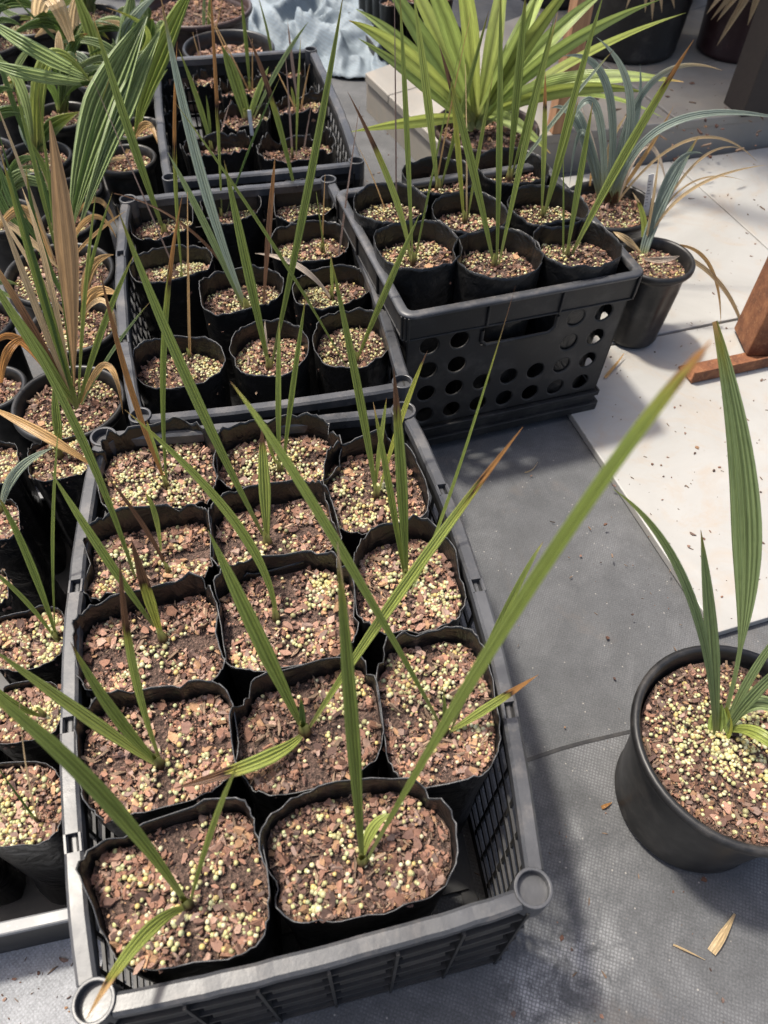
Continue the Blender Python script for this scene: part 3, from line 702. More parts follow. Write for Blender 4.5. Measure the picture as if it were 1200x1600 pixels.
# ================================================================== SEEDLINGS
def seedling(label, q, zr, z0, dep, n, seed, leaves, group, nchip=330, npel=150, size=.0085, fine=False, big=0, clusters=None, wr=.05, rib=0, mats=None, lift=.006, name='palm_seedling', cat='seedling', taper=.86, spread=.3, tilt=0.0):
    rs = np.random.default_rng(seed); quad = [at(x, y, zr) for x, y in q]; c = sum(quad)/4
    root = empty(name, (c[0], c[1], z0)); loc = (c[0], c[1], z0); tag(root, label, cat, group)
    fn, zs, _ = grow_bag(root, q, zr, z0, dep, n, rs, loc, wr, lift, rib, mats, taper, tilt=tilt)
    substrate(root, fn, zs, nchip, npel, size, rs, clusters, fine, big, loc, spread=spread)
    for L in leaves:
        a, kw = (L[:-1], L[-1]) if isinstance(L[-1], dict) else (L, {})
        pleaf(root, loc, zs+.001, *a, **kw)
    if leaves:
        b0 = at(*leaves[0][0], zs); th = leaves[0][2]*depth(b0)/FPX*.16+.0012; vv, cc_, ll, ss = [], [], [], []
        for i, (hh, rr, cl_) in enumerate(((-.004, 1.5, (.10, .06, .035)), (.004, 1.35, (.16, .10, .05)), (.010, 1.0, (.34, .33, .12)), (.020, .8, (.34, .38, .12)))):
            for j in range(10):
                a_ = 2*math.pi*j/10; vv.append((b0[0]+th*rr*math.cos(a_)*(1+.15*math.sin(3*a_)), b0[1]+th*rr*.8*math.sin(a_), b0[2]+hh+.003*math.sin(a_*2+i)*(i == 3))); cc_.append(cl_)
        for i in range(3):
            for j in range(10): k_ = (j+1) % 10; ll += [i*10+j, i*10+k_, i*10+10+k_, i*10+10+j]; ss.append(4)
        raw('sheath', vv, ll, ss, M_LEAF, root, loc, True, col=np.array(cc_), blade=[(0, .5, 1)]*len(vv))
    return root
GA = 'square grow bags in the long front crate'
A = [
 ('corner bag of the long crate, its leaf bent down over the rim socket', [(128, 1322), (397, 1242), (420, 1478), (178, 1520)], 1, 260, [(-.5, .2), (-.5, -.5), (.3, .1), (.2, -.5), (-.2, -.2), (.6, -.4)],
  [((293, 1414), (-60, 1052), 36, 'g', 0, dict(mid=(150, 1232))), ((296, 1414), (373, 1192), 18, 'lg'), ((292, 1418), (135, 1592), 32, 'lg', .2, dict(mid=(225, 1462), tz=.345, mz=.318, twist=.0))]),
 ('roundest bag of the long crate, one stiff upright leaf, one very long slanting', [(415, 1250), (692, 1222), (716, 1396), (428, 1456)], 2, 190, [(-.5, -.6), (-.35, .45), (-.1, .3), (.15, -.3), (-.6, 0), (.1, .5)],
  [((566, 1348), (527, 846), 34, 'g', .09, dict(tipc='tan')), ((570, 1350), (1112, 532), 31, 'g', .085, dict(mid=(792, 975), tipc='orange', dy=.06, fold=.15, shape='wide')), ((563, 1350), (612, 1272), 26, 'lg', 0, dict(mid=(582, 1296), tz=.30, mz=.29))]),
 ('bag with two broad leaves fanning left and a brown-tipped upright leaf', [(118, 1105), (358, 1066), (364, 1218), (138, 1286)], 3, 170, [(.1, .2), (-.3, -.6), (.5, -.2), (0, -.5), (.1, .6)],
  [((250, 1194), (110, 1003), 30, 'g'), ((247, 1196), (-14, 1012), 34, 'lg', 0, dict(mid=(140, 1122))), ((251, 1190), (187, 866), 20, 'lg', .34, dict(mid=(207, 1040), tipc='brown'))]),
 ('bag whose long leaf ends in an orange dry tip, another leaf lying on the rim', [(368, 1082), (572, 1022), (598, 1196), (380, 1238)], 4, 150, [(.5, .1), (.6, .4), (.4, .3)],
  [((476, 1144), (325, 828), 36, 'g'), ((480, 1142), (817, 667), 26, 'lg', .2, dict(mid=(634, 912), tipc='orange')), ((472, 1148), (272, 1232), 34, 'lg', .3, dict(mid=(408, 1188), tz=.292, mz=.285, twist=.0, tipc='brown')), ((476, 1142), (470, 1088), 14, 'dg')]),
 ('bag against the perforated crate wall, brown-ended short leaf reaching over the rim', [(585, 1006), (748, 985), (790, 1200), (614, 1230)], 5, 300, [(-.2, .5), (-.5, .3), (.2, .5), (-.1, .2), (.5, -.1)],
  [((694, 1144), (360, 596), 24, 'g', .05, dict(mid=(512, 826), tipc='brown')), ((702, 1144), (840, 1055), 22, 'lg', .28, dict(mid=(762, 1106), tipc='orange')), ((696, 1142), (693, 1078), 14, 'g'), ((704, 1142), (849, 846), 15, 'g', 0, dict(mid=(786, 962)))]),
 ('bag with a short yellow leaf blackened at its upper half', [(120, 960), (330, 906), (345, 1056), (126, 1084)], 6, 150, [(-.2, -.3), (0, -.3), (-.5, -.7), (.1, .1)],
  [((255, 1000), (205, 842), 27, 'yg', .42, dict(mid=(232, 930), tipc='brown')), ((243, 982), (80, 738), 20, 'g')]),
 ('bag with pale bark and a single dull leaf arching out of its centre', [(340, 892), (546, 866), (556, 1010), (350, 1050)], 7, 240, [(.4, .5), (-.6, -.5), (.4, .0), (-.3, -.6), (.6, .6)],
  [((432, 968), (195, 640), 23, 'g', .04, dict(mid=(372, 822)))]),
 ('bag with a stiff double leaf and a hair-thin leaf with dark tip', [(553, 846), (682, 812), (744, 962), (562, 990)], 8, 330, [(.2, .1), (.5, -.3), (-.1, .3), (.4, -.4), (.5, .2)],
  [((635, 908), (615, 574), 30, 'g', .2, dict(tipc='brown')), ((633, 908), (583, 628), 18, 'g'), ((640, 928), (806, 446), 9, 'g', .1, dict(mid=(702, 776), tipc='brown')), ((637, 920), (668, 858), 9, 'lg')]),
 ('bag with a scorched brown leaf beside a tiny green spike', [(140, 822), (320, 795), (326, 890), (124, 930)], 9, 260, [(-.6, -.5), (-.3, 0), (.4, -.2), (-.7, 0)],
  [((264, 896), (160, 736), 13, 'brown', 0, dict(mid=(224, 822), tcol='brown')), ((252, 862), (226, 770), 13, 'lg'), ((212, 905), (-22, 420), 20, 'g', 0, dict(mid=(118, 664)))]),
 ('bag with a flat yellow-green leaf cut off at a brown tip', [(332, 786), (502, 756), (534, 852), (340, 894)], 10, 130, [(0, -.5), (-.4, -.4), (-.7, -.6)],
  [((418, 850), (409, 668), 27, 'lg', .14, dict(tipc='brown', twist=0)), ((412, 838), (183, 324), 25, 'g', .04, dict(mid=(292, 592), tipc='brown'))]),
 ('bag heaped with yellow pellets, holding one orange dried leaf', [(152, 690), (326, 664), (335, 778), (158, 800)], 11, 430, [(-.5, -.3), (-.2, -.4), (.3, -.2), (-.6, 0), (.1, .2)],
  [((261, 762), (285, 305), 14, 'g', .3, dict(mid=(256, 540), tipc='orange')), ((256, 748), (229, 655), 14, 'lg'), ((263, 764), (153, 408), 14, 'orange', 0, dict(mid=(206, 612), tcol='brown'))]),
 ('bag with two slim upright leaves beside the rim of the pot crate', [(340, 672), (520, 652), (533, 740), (345, 764)], 12, 330, [(-.4, 0), (-.2, -.3), (.4, -.4), (.1, .1)],
  [((437, 738), (437, 498), 13, 'g'), ((441, 740), (478, 462), 13, 'g'), ((432, 726), (412, 660), 10, 'lg')]),
 ('bag with a small fan of three leaves next to the holed crate', [(508, 704), (628, 680), (680, 804), (518, 830)], 13, 260, [(-.3, -.4), (-.1, -.5), (.2, 0), (-.5, .1)],
  [((588, 776), (516, 398), 20, 'g', 0, dict(mid=(562, 620))), ((590, 776), (668, 548), 13, 'yg', .12, dict(tipc='brown')), ((585, 772), (604, 622), 12, 'lg')]),
]
for lab, q, seed, npel, clu, lv in A:
    mx_, my_ = sum(p[0] for p in q)/4, sum(p[1] for p in q)/4; q = [(mx_+(x-mx_)*1.075, my_+(y-my_)*1.06) for x, y in q]
    near = seed <= 5
    seedling(lab, q, .284, .0185, .021 if near else .026, {2: 2.2, 13: 2.5, 12: 2.8, 5: 3.0, 8: 2.8, 10: 4.2}.get(seed, 3.7), 100+seed, lv, GA, nchip=480 if near else 380, npel=npel, fine=True, big=18 if near else 10, clusters=clu, wr=.06, lift=.013, size=.0085, spread=.22, tilt=.013)
def Z3(*p): return [(180+x/2.609, 240+y/2.609) for x, y in p]
GB = 'round soft pots in the middle crate'
B = [
 ('black pot with a lone dry brown stick for a leaf, by the rim socket', Z3((55, 748), (442, 732), (456, 925), (78, 985)), 200, [((297, 562), (293, 300), 9, 'dry', 0, dict(shape='thin'))]),
 ('black pot with a tall green pair of leaves and reddish bark', Z3((455, 690), (775, 662), (805, 888), (480, 930)), 170, [((421, 576), (350, 250), 22, 'g'), ((424, 572), (537, -12), 19, 'g', 0, dict(mid=(482, 290))), ((419, 560), (414, 500), 9, 'pale')]),
 ('black pot with a pale striped slanting leaf and a thread-thin one', Z3((800, 642), (1098, 618), (1140, 848), (812, 892)), 190, [((556, 566), (657, 332), 18, 'lg'), ((544, 578), (272, 158), 8, 'g', 0, dict(mid=(420, 372)))]),
 ('black pot with an orange-topped needle leaf rising from pellets', Z3((45, 402), (382, 355), (412, 470), (70, 552)), 210, [((286, 442), (277, 64), 10, 'lg', .45, dict(mid=(273, 260), tipc='orange')), ((280, 438), (144, 122), 5, 'pink', 0, dict(shape='thin'))]),
 ('black pot with a broad silvery leaf and a rust-brown upright one', Z3((325, 482), (672, 450), (702, 592), (360, 682)), 300, [((386, 484), (250, -12), 24, 'sv', 0, dict(mid=(314, 272))), ((380, 482), (262, 238), 17, 'bg'), ((411, 488), (430, 243), 14, 'brown', 0, dict(tcol='orange')), ((362, 432), (178, 302), 9, 'brown', 0, dict(shape='thin', mid=(282, 348)))]),
 ('black pot with a curled pale dead leaf lying across it', Z3((710, 482), (1030, 442), (1052, 592), (742, 652)), 240, [((518, 468), (398, 396), 13, 'pale', 0, dict(mid=(466, 416), tz=.262, mz=.275)), ((520, 470), (517, 396), 8, 'lg'), ((527, 420), (562, 165), 6, 'pink', 0, dict(shape='thin'))]),
 ('black pot with one long plain green leaf leaning over the left pots', Z3((45, 212), (312, 172), (322, 312), (70, 372)), 180, [((258, 366), (144, 22), 22, 'g', .04)]),
 ('black pot with a straight orange stalk, in the row beside the limp bags', Z3((335, 156), (590, 130), (602, 256), (360, 300)), 210, [((347, 342), (328, -30), 9, 'lg', .6, dict(mid=(338, 150), tipc='orange')), ((352, 338), (438, 120), 5, 'dg')]),
 ('black pot with only two bare thin stems', Z3((625, 292), (930, 262), (970, 420), (642, 452)), 200, [((503, 396), (508, 272), 6, 'dry', 0, dict(shape='thin')), ((508, 398), (494, 300), 5, 'lg', 0, dict(shape='thin'))]),
 ('black pot with a leaf browned along its whole upper half', Z3((642, 120), (880, 90), (902, 242), (652, 286)), 210, [((466, 322), (386, 52), 15, 'g', .45, dict(mid=(430, 172), tipc='brown'))]),
]
for i, (lab, q, npel, lv) in enumerate(B):
    seedling(lab, q, .248, .0105, .036, 2.5, 200+i, lv, GB, nchip=300, npel=int(npel*1.7), wr=.035, lift=.006, size=.0085, mats=[M_FILM, M_FILME], spread=.34)
GC = 'limp bags in the far crate'
C_ = [
 ('limp black bag with a broad green blade and a whitish stub', [(282, 214), (392, 207), (396, 236), (286, 246)], .225, .03, [((331, 236), (279, 76), 12, 'g', 0, dict(mid=(312, 165))), ((338, 236), (361, 155), 5, 'pink', 0, dict(shape='thin')), ((330, 234), (322, 148), 7, 'g')]),
 ('limp black bag with pinkish dry stems near the crate socket', [(402, 216), (518, 202), (526, 240), (404, 252)], .225, .03, [((457, 246), (446, 88), 6, 'pink', 0, dict(shape='thin')), ((463, 244), (470, 58), 6, 'lg'), ((474, 240), (486, 168), 5, 'pink', 0, dict(shape='thin'))]),
 ('limp bag with a short wide bright green leaf pair and white label stick', [(338, 170), (420, 160), (425, 190), (342, 200)], .215, .025, [((386, 186), (347, 72), 28, 'g', 0, dict(shape='strap')), ((389, 186), (420, 104), 14, 'ye', 0, dict(shape='strap')), ((396, 186), (482, 34), 10, 'bg')]),
 ('limp bag with a slim green stalk in the middle of the far crate', [(338, 128), (415, 118), (420, 146), (342, 154)], .225, .025, [((391, 143), (376, -14), 9, 'g'), ((389, 142), (322, 12), 5, 'dry', 0, dict(shape='thin')), ((394, 142), (394, 60), 4, 'dry', 0, dict(shape='thin'))]),
 ('limp bag with tan dead stems against the far crate wall', [(428, 152), (510, 140), (514, 172), (432, 182)], .225, .025, [((467, 172), (449, 30), 7, 'pink'), ((464, 176), (430, 105), 5, 'dry', 0, dict(shape='thin')), ((470, 172), (484, 100), 5, 'dry', 0, dict(shape='thin')), ((461, 170), (455, 135), 7, 'lg')]),
 ('limp bag with one wiry green leaf in the corner of the far crate', [(400, 97), (474, 92), (480, 116), (402, 120)], .225, .03, [((427, 112), (402, -10), 6, 'g', 0, dict(mid=(420, 60)))]),
 ('limp bag half full of dry bark with dead stubs', [(300, 112), (336, 108), (340, 130), (303, 135)], .23, .02, [((322, 118), (301, 50), 5, 'dry', 0, dict(shape='thin')), ((318, 118), (306, 44), 4, 'pink', 0, dict(shape='thin'))]),
]
for i, (lab, q, zr, dep, lv) in enumerate(C_):
    seedling(lab, q, zr, .0105, dep, 3, 300+i, lv, GC, nchip=130, npel=60, size=.01, wr=.08, lift=.016, taper=.8)
for i, q in enumerate(([(247, 132), (290, 126), (293, 146), (250, 152)], [(252, 172), (292, 166), (296, 186), (255, 192)])):
    quad = [at(x, y, .215) for x, y in q]; c = sum(quad)/4; r_ = empty('empty_grow_bag', (c[0], c[1], .0105)); tag(r_, ('folded empty black bag by the far crate wall, behind its twin', 'folded empty black bag by the far crate wall, before its twin')[i], 'bag', GC)
    fn, zs, _ = grow_bag(r_, q, .215, .0105, .1, 3, np.random.default_rng(50+i), tuple(r_.location), .12, .02, taper=.8)
tg_ = MB(); p = at(394, 212, .2); q_ = aty(389, 172, p[1]); sd = np.array([.004, 0, 0])
tg_.prism([tuple(p-sd), tuple(p+sd), tuple(p+sd+np.array([0, .001, 0])), tuple(p-sd+np.array([0, .001, 0]))], [tuple(q_-sd), tuple(q_+sd), tuple(q_+sd+np.array([0, .001, 0])), tuple(q_-sd+np.array([0, .001, 0]))])
tag(tg_.build('plant_label', M_TAG), 'white plastic label stick standing in a limp bag of the far crate', 'label')

GD = 'soft black pots in the holed crate'
def ell(cx, cy, hw, zr):
    c = at(cx, cy, zr); r = hw*depth(c)/FPX
    return c, r
Dp = [
 ('soft pot at the handle-side corner with two long leaves, one brown-tipped', 653, 380, 66, [((645, 412), (624, -20), 13, 'g'), ((641, 408), (543, 143), 17, 'lg', .28, dict(tipc='brown', mid=(614, 300))), ((648, 408), (722, 60), 7, 'g', 0, dict(shape='thin'))]),
 ('soft pot behind the handle slot with three tall leaves', 779, 393, 69, [((772, 416), (686, 70), 19, 'g', .2, dict(tipc='brown')), ((776, 418), (782, -30), 15, 'g'), ((779, 416), (872, 18), 15, 'g')]),
 ('soft pot at the tile-side corner, its widest leaf ending orange-brown', 902, 378, 67, [((885, 402), (926, 160), 15, 'g'), ((892, 400), (1084, 62), 23, 'lg', .2, dict(tipc='orange')), ((880, 400), (880, 236), 6, 'g', 0, dict(shape='thin'))]),
 ('soft pot with bare pinkish stems touching the crate of ten pots', 611, 315, 60, [((619, 330), (616, -20), 6, 'pink', 0, dict(shape='thin')), ((604, 334), (560, 230), 4, 'dry', 0, dict(shape='thin'))]),
 ('soft pot amid the holed crate with green leaf and tan stalk', 734, 330, 59, [((725, 348), (704, 118), 13, 'yg', .2, dict(tipc='orange')), ((729, 346), (727, 100), 6, 'tan', 0, dict(shape='thin')), ((730, 346), (770, 120), 9, 'lg')]),
 ('soft pot with a leaf split green and brown, beside the blue-leaved plants', 856, 319, 63, [((846, 340), (852, 112), 13, 'lg', .27, dict(tipc='orange')), ((849, 340), (944, -12), 16, 'g'), ((850, 340), (905, 150), 9, 'g')]),
 ('soft pot with a wide fresh leaf, below the big rosette', 687, 272, 56, [((684, 296), (646, -10), 19, 'lg'), ((688, 296), (764, 16), 13, 'g'), ((680, 296), (736, 20), 5, 'dry', 0, dict(shape='thin'))]),
 ('soft pot with a stout upright leaf next to the brown tub', 801, 258, 57, [((795, 280), (822, -14), 22, 'g'), ((797, 280), (960, 76), 10, 'sv'), ((798, 280), (868, 20), 12, 'g')]),
]
for i, (lab, cx, cy, hw, lv) in enumerate(Dp):
    zr = .335; c, r = ell(cx, cy, hw, zr); q = []
    for sx, sy in ((-1, 1), (1, 1), (1, -1), (-1, -1)):
        P3 = c + np.array([sx*r*ud[0]+sy*r*vd[0], sx*r*ud[1]+sy*r*vd[1], 0]); d = P3-CAM; z = d@FW; q.append((600+FPX*(d@RT)/z, 800-FPX*(d@UP)/z))
    seedling(lab, q, zr, .0225, .038, 2.05, 400+i, lv, GD, nchip=230, npel=270, size=.008, wr=.025, lift=.004, rib=.006, mats=[M_DPOT, M_DPOT], taper=.84)
GE = 'tall bags standing in the left tray'
Eb = [
 ('tall tray-corner bag, pellets to the brim around a thin withered stem', [(-60, 1195), (97, 1186), (100, 1318), (-55, 1330)], [((60, 1284), (30, 1098), 6, 'tan', 0, dict(shape='thin')), ((58, 1284), (-10, 1190), 7, 'dg', 0, dict(shape='thin'))]),
 ('tall bag with two narrow dark leaves leaning away from the long crate', [(-20, 966), (99, 940), (100, 1033), (-10, 1056)], [((91, 1002), (-6, 770), 17, 'g'), ((86, 980), (92, 660), 9, 'g'), ((95, 1010), (-30, 880), 12, 'g')]),
 ('tall bag squeezed at the outer side of the tray beside the narrow-leaved bag', [(-80, 900), (12, 886), (14, 944), (-75, 960)], []),
 ('tall bag with a silvery leaf folded across the tray', [(-70, 790), (30, 776), (33, 840), (-65, 855)], [((2, 800), (82, 700), 22, 'sv', 0, dict(mid=(24, 740)))]),
 ('tall bag at the far end of the tray with nothing sprouting', [(-70, 700), (28, 686), (32, 752), (-65, 766)], []),
 ('tall bag heaped with pale pellets under a fallen striped dry leaf', [(42, 692), (139, 674), (140, 742), (46, 756)], [((95, 715), (84, 600), 20, 'g'), ((140, 724), (-20, 634), 24, 'dry', 0, dict(tz=.26, mz=.255, mid=(62, 676), twist=0))]),
 ('tall bag next to the withered-stem bag, away from the long crate', [(-240, 1215), (-78, 1198), (-72, 1332), (-232, 1350)], []),
 ('tall bag next to the narrow-leaved bag, away from the long crate', [(-160, 1070), (-40, 1050), (-36, 1150), (-150, 1170)], []),
 ('tall bag between withered-stem and narrow-leaved bags in the tray', [(-30, 1075), (98, 1058), (99, 1150), (-26, 1168)], [((70, 1120), (-20, 1060), 16, 'g')]),
]
for i, (lab, q, lv) in enumerate(Eb):
    seedling(lab, q, .23, .0112, .012, 3.2, 500+i, lv, GE, nchip=330, npel=260, size=.0085, fine=i < 2, wr=.05, lift=.006, taper=1.1 if i == 0 else .94)

# ================================================================== ROUND POTS
def potted(name, label, cat, c, r, zr, z0, mat_, seed, group=None, npel=220, nchip=300, dep=.022, base=.78, lip=.006, flute=None, size=.0085, fine=False, big=0, clusters=None, spread=.3):
    root = empty(name, (c[0], c[1], z0)); loc = (float(c[0]), float(c[1]), z0); tag(root, label, cat, group)
    H = zr-z0; rb = r*base
    prof = [(0.001, z0), (rb-.006, z0), (rb, z0+.006), (rb+.003, z0+.014), (rb+.002, z0+.018)] + [(rb+(r-.004-rb)*t, z0+H*t) for t in (.3, .5, .7, .86)] + \
           [(r-.004, zr-.016), (r+lip*.5, zr-.015), (r+lip, zr-.010), (r+lip, zr-.004), (r+lip*.6, zr), (r, zr), (r-.003, zr-.003), (r-.005, zr-.02), (rb+(r-.006-rb)*.7, z0+H*.7)]
    lathe('pot', prof, (c[0], c[1], z0), mat_, root, loc, flute=flute)
    rs = np.random.default_rng(seed); zs = zr-dep; rr = rb+(r-.007-rb)*(zs-z0)/H
    off = rs.uniform(0, 9)
    def fn(u, v): return (c[0]+u*rr, c[1]+v*rr)
    substrate(root, fn, zs, nchip, npel, size, rs, clusters, fine, big, loc, spread=spread)
    return root, loc, zs
def wrap_text(txt, size, c, r, az, z, parent, loc, m, taper=0., name='lettering'):
    cu = bpy.data.curves.new('t', 'FONT'); cu.body = txt; cu.size = size; cu.align_x = 'CENTER'; cu.extrude = .0002
    o = bpy.data.objects.new('t', cu); COL.objects.link(o); me = bpy.data.meshes.new_from_object(o); bpy.data.objects.remove(o)
    for vv in me.vertices:
        rr = r + taper*vv.co.y + .0008 + vv.co.z; a = az + vv.co.x/r
        vv.co = (c[0]+rr*math.cos(a)-loc[0], c[1]+rr*math.sin(a)-loc[1], z+vv.co.y-loc[2])
    me.materials.clear(); me.materials.append(m); o = bpy.data.objects.new(name, me); COL.objects.link(o); o.parent = next(x for x in parent.children if x.name.split('.')[0] == 'pot'); return o

# big pot on the cloth, right
bc = np.array([.405, .341])
root, loc, zs = potted('potted_palm', 'large black round pot on the grey cloth with a broad-leaved young palm', 'potted palm', bc, .114, .2, .0047, M_POT, 601, npel=900, nchip=950, dep=.020, base=.80, size=.0085, fine=True, big=40, lip=.0065, clusters=[(-.3, .0), (.05, -.15), (.0, .25), (.3, .2), (-.5, .1), (.4, -.6)], spread=.2)
L = lambda *a, **k: pleaf(root, loc, zs, *a, **k)
L((1124, 1146), (1117, 502), 66, 'bg', .015, mid=(1168, 868), shape='petiole', nu=13, twist=.25, pleat=.10, dy=.24)
L((1120, 1146), (1095, 828), 30, 'bg', .02, mid=(1112, 1000), dy=.09)
L((1116, 1150), (958, 764), 20, 'bg', .03, mid=(1078, 930), tcol='g', dy=.08)
L((1130, 1146), (1240, 960), 20, 'bg', 0, mid=(1172, 1060))
L((1132, 1148), (1270, 1000), 26, 'bg', 0, mid=(1178, 1085), dy=.03)
L((1134, 1148), (1262, 1150), 34, 'bg', 0, mid=(1186, 1098), tz=.215, mz=.24)
L((1138, 1142), (1250, 1210), 32, 'lg', 0, mid=(1190, 1150), tz=.205, mz=.225)
leaf(root, loc, (at(1122, 1150, zs-.003), at(1123, 1128, zs+.012), at(1128, 1100, zs+.04)), .022, 'ye', 0, 'strap', twist=0, name='stem')
leaf(root, loc, (at(1130, 1152, zs-.003), at(1134, 1132, zs+.012), at(1136, 1104, zs+.04)), .020, 'yg', 0, 'strap', twist=.6, name='stem')

GL = 'round black pots crowded on the left'
def rpot(label, cx, cy, hw, zr, seed, name='potted_palm', mat_=M_POT, z0=.001, dep=.018, **k):
    c, r = ell(cx, cy, hw, zr)
    return potted(name, label, 'potted palm', c[:2], r/1.06, zr, z0, mat_, seed, GL, dep=dep, **k)
# dry + green palm beside the middle crate
root, loc, zs = rpot('round pot beside the middle crate rim, mixed green and straw-dry palm leaves', 107, 626, 86, .205, 611, npel=300)
L((122, 640), (-12, 445), 27, 'g', 0, twist=.1); L((124, 642), (0, 236), 22, 'g', .0, mid=(70, 470)); L((121, 640), (210, 396), 15, 'g', 0, mid=(158, 520))
L((118, 636), (-30, 380), 18, 'brown', 0, tcol='dry', mid=(46, 505)); L((117, 634), (-6, 315), 17, 'tan', 0, mid=(52, 470)); L((116, 634), (34, 292), 13, 'tan', 0, mid=(78, 440))
L((116, 634), (78, 188), 50, 'deadl', 0, mid=(108, 430), shape='broad', twist=0, nu=7, pleat=.05, dy=.05)
L((126, 634), (192, 648), 20, 'dry', 0, mid=(166, 572), tz=.22, mz=.27); L((112, 640), (-20, 560), 20, 'orange', 0, mid=(30, 530), tz=.26, mz=.27)
root, loc, zs = rpot('round pot with curled dry leaves, next behind the green-and-straw palm', 116, 506, 68, .205, 612, npel=280)
L((130, 500), (188, 462), 26, 'dry', 0, mid=(148, 458), tz=.26, mz=.25); L((132, 498), (178, 398), 22, 'dry', 0, mid=(140, 425)); L((108, 498), (30, 380), 12, 'tan', 0)
L((120, 490), (40, 260), 14, 'dg', 0, mid=(70, 400)); L((126, 500), (184, 520), 14, 'tan', 0, mid=(160, 470), tz=.21, mz=.25)
root, loc, zs = rpot('wide round pot under the largest pleated leaf', 92, 424, 84, .205, 613, npel=240)
L((105, 408), (232, 20), 92, 'bg', 0, mid=(148, 205), shape='broad', nu=15, pleat=.14, twist=.05, jag=.5, dy=.40)
L((108, 405), (252, 44), 50, 'bg', 0, mid=(180, 200), shape='broad', nu=11, pleat=.16, twist=-.2, jag=.4, dy=.42)
L((85, 410), (0, 260), 30, 'dg', 0, mid=(30, 330), shape='broad'); L((88, 412), (-30, 190), 20, 'dg', .1, mid=(10, 330))
L((95, 415), (182, 372), 14, 'dry', 0, mid=(140, 340), tz=.23, mz=.27); L((90, 418), (-20, 330), 16, 'tan', 0); L((82, 415), (-10, 372), 26, 'dry', 0, mid=(40, 330), tz=.24, mz=.27)
root, loc, zs = rpot('small round pot behind the pot of the largest pleated leaf', 104, 346, 42, .2, 614, npel=120, nchip=160)
L((108, 352), (40, 210), 16, 'g', 0); L((112, 350), (182, 355), 12, 'dry', 0, mid=(150, 312), tz=.2, mz=.24); L((100, 350), (60, 250), 10, 'tan', 0)
root, loc, zs = rpot('round pot cut by the picture edge, fine ferny weeds beside it', -14, 604, 50, .2, 615, npel=120, nchip=200)
L((2, 600), (46, 528), 20, 'orange', 0, mid=(14, 548), tz=.26, mz=.28)
root, loc, zs = rpot('tall lettered round pot next to the far crate, two bright green blades', 196, 246, 46, .225, 616, npel=160, nchip=200)
L((205, 236), (306, -30), 52, 'g', 0, mid=(240, 110), shape='broad', nu=9, pleat=.16, twist=.3); L((190, 240), (165, 165), 14, 'dry', 0); L((196, 244), (246, 224), 18, 'dry', 0, mid=(226, 196), tz=.235, mz=.25)
L((185, 240), (150, 130), 12, 'g', 0); L((200, 246), (160, 262), 10, 'tan', 0, mid=(174, 250), tz=.235, mz=.24)
wrap_text('MINCE', .020, (loc[0], loc[1]), .052, math.radians(-100), .135, root, loc, M_PRINT, .06)
root, loc, zs = rpot('round pot half hidden behind the tall lettered pot', 216, 198, 36, .22, 617, npel=100, nchip=140)
L((214, 200), (176, 60), 22, 'bg', 0, shape='broad'); L((218, 200), (262, 108), 18, 'ye', 0, mid=(232, 150))
root, loc, zs = rpot('round pot with a striped pale leaf standing in the thicket', 56, 244, 54, .2, 618, npel=200)
L((48, 240), (52, 168), 34, 'sv', 0, mid=(40, 205), shape='broad', nu=9, pleat=.2); L((60, 238), (142, 128), 34, 'lg', 0, mid=(74, 96), shape='strap', twist=.4)
L((58, 240), (122, 176), 44, 'dg', 0, mid=(76, 206), shape='broad', nu=9, pleat=.16, tcol='yg'); L((52, 240), (-20, 96), 26, 'bg', 0, mid=(30, 130), nu=9, pleat=.16, tz=.42, mz=.34)
L((66, 236), (70, 90), 18, 'sv', 0, mid=(50, 160), shape='strap'); L((50, 240), (-10, 66), 14, 'dg', 0)
root, loc, zs = rpot('round pot with long silver-green straps arching outward', 12, 150, 46, .2, 619, npel=140, nchip=180)
L((10, 150), (-40, 60), 20, 'bg', 0, mid=(0, 96)); L((16, 150), (60, 70), 16, 'bg', 0, mid=(30, 96))
L((20, 150), (40, 90), 10, 'tan', 0, mid=(10, 134), tz=.2)
root, loc, zs = rpot('round pot with a bleached tan leaf bent over it', 50, 36, 48, .2, 620, npel=160, nchip=180)
L((58, 44), (120, 96), 34, 'tan', 0, mid=(78, -6), shape='strap', twist=0, nu=9, tz=.26, mz=.42); L((56, 40), (130, 16), 18, 'g', 0, mid=(90, 22), shape='strap')
L((70, 40), (130, 0), 24, 'lg', 0, mid=(100, 0)); L((60, 30), (-10, 0), 14, 'bg', 0, mid=(20, 24))
L((60, 34), (-30, 60), 12, 'g', 0, mid=(20, 30))
root, loc, zs = rpot('round pot behind the pleated palms, striped blades fanned', 165, 120, 46, .2, 621, npel=140, nchip=180)
L((152, 126), (-20, 30), 28, 'bg', 0, mid=(62, 82), tz=.40, mz=.42, nu=9, pleat=.16); L((148, 130), (-20, 95), 24, 'bg', 0, mid=(58, 118), tz=.38, mz=.40, nu=9, pleat=.16)
L((154, 126), (14, -12), 8, 'dg', 0, mid=(88, 62)); L((158, 124), (108, -30), 32, 'g', 0, mid=(142, 50), shape='strap', nu=9, pleat=.13)
L((170, 120), (206, -20), 34, 'bg', 0, mid=(196, 50), shape='broad', nu=9, pleat=.18); L((168, 120), (166, 12), 12, 'g', 0, mid=(232, 60), tz=.4, mz=.3); L((160, 122), (110, 80), 24, 'sv', 0, mid=(134, 96), shape='broad', nu=9, pleat=.18)
L((172, 118), (250, -10), 24, 'sv', 0, mid=(200, 40))
xr = np.random.default_rng(88)
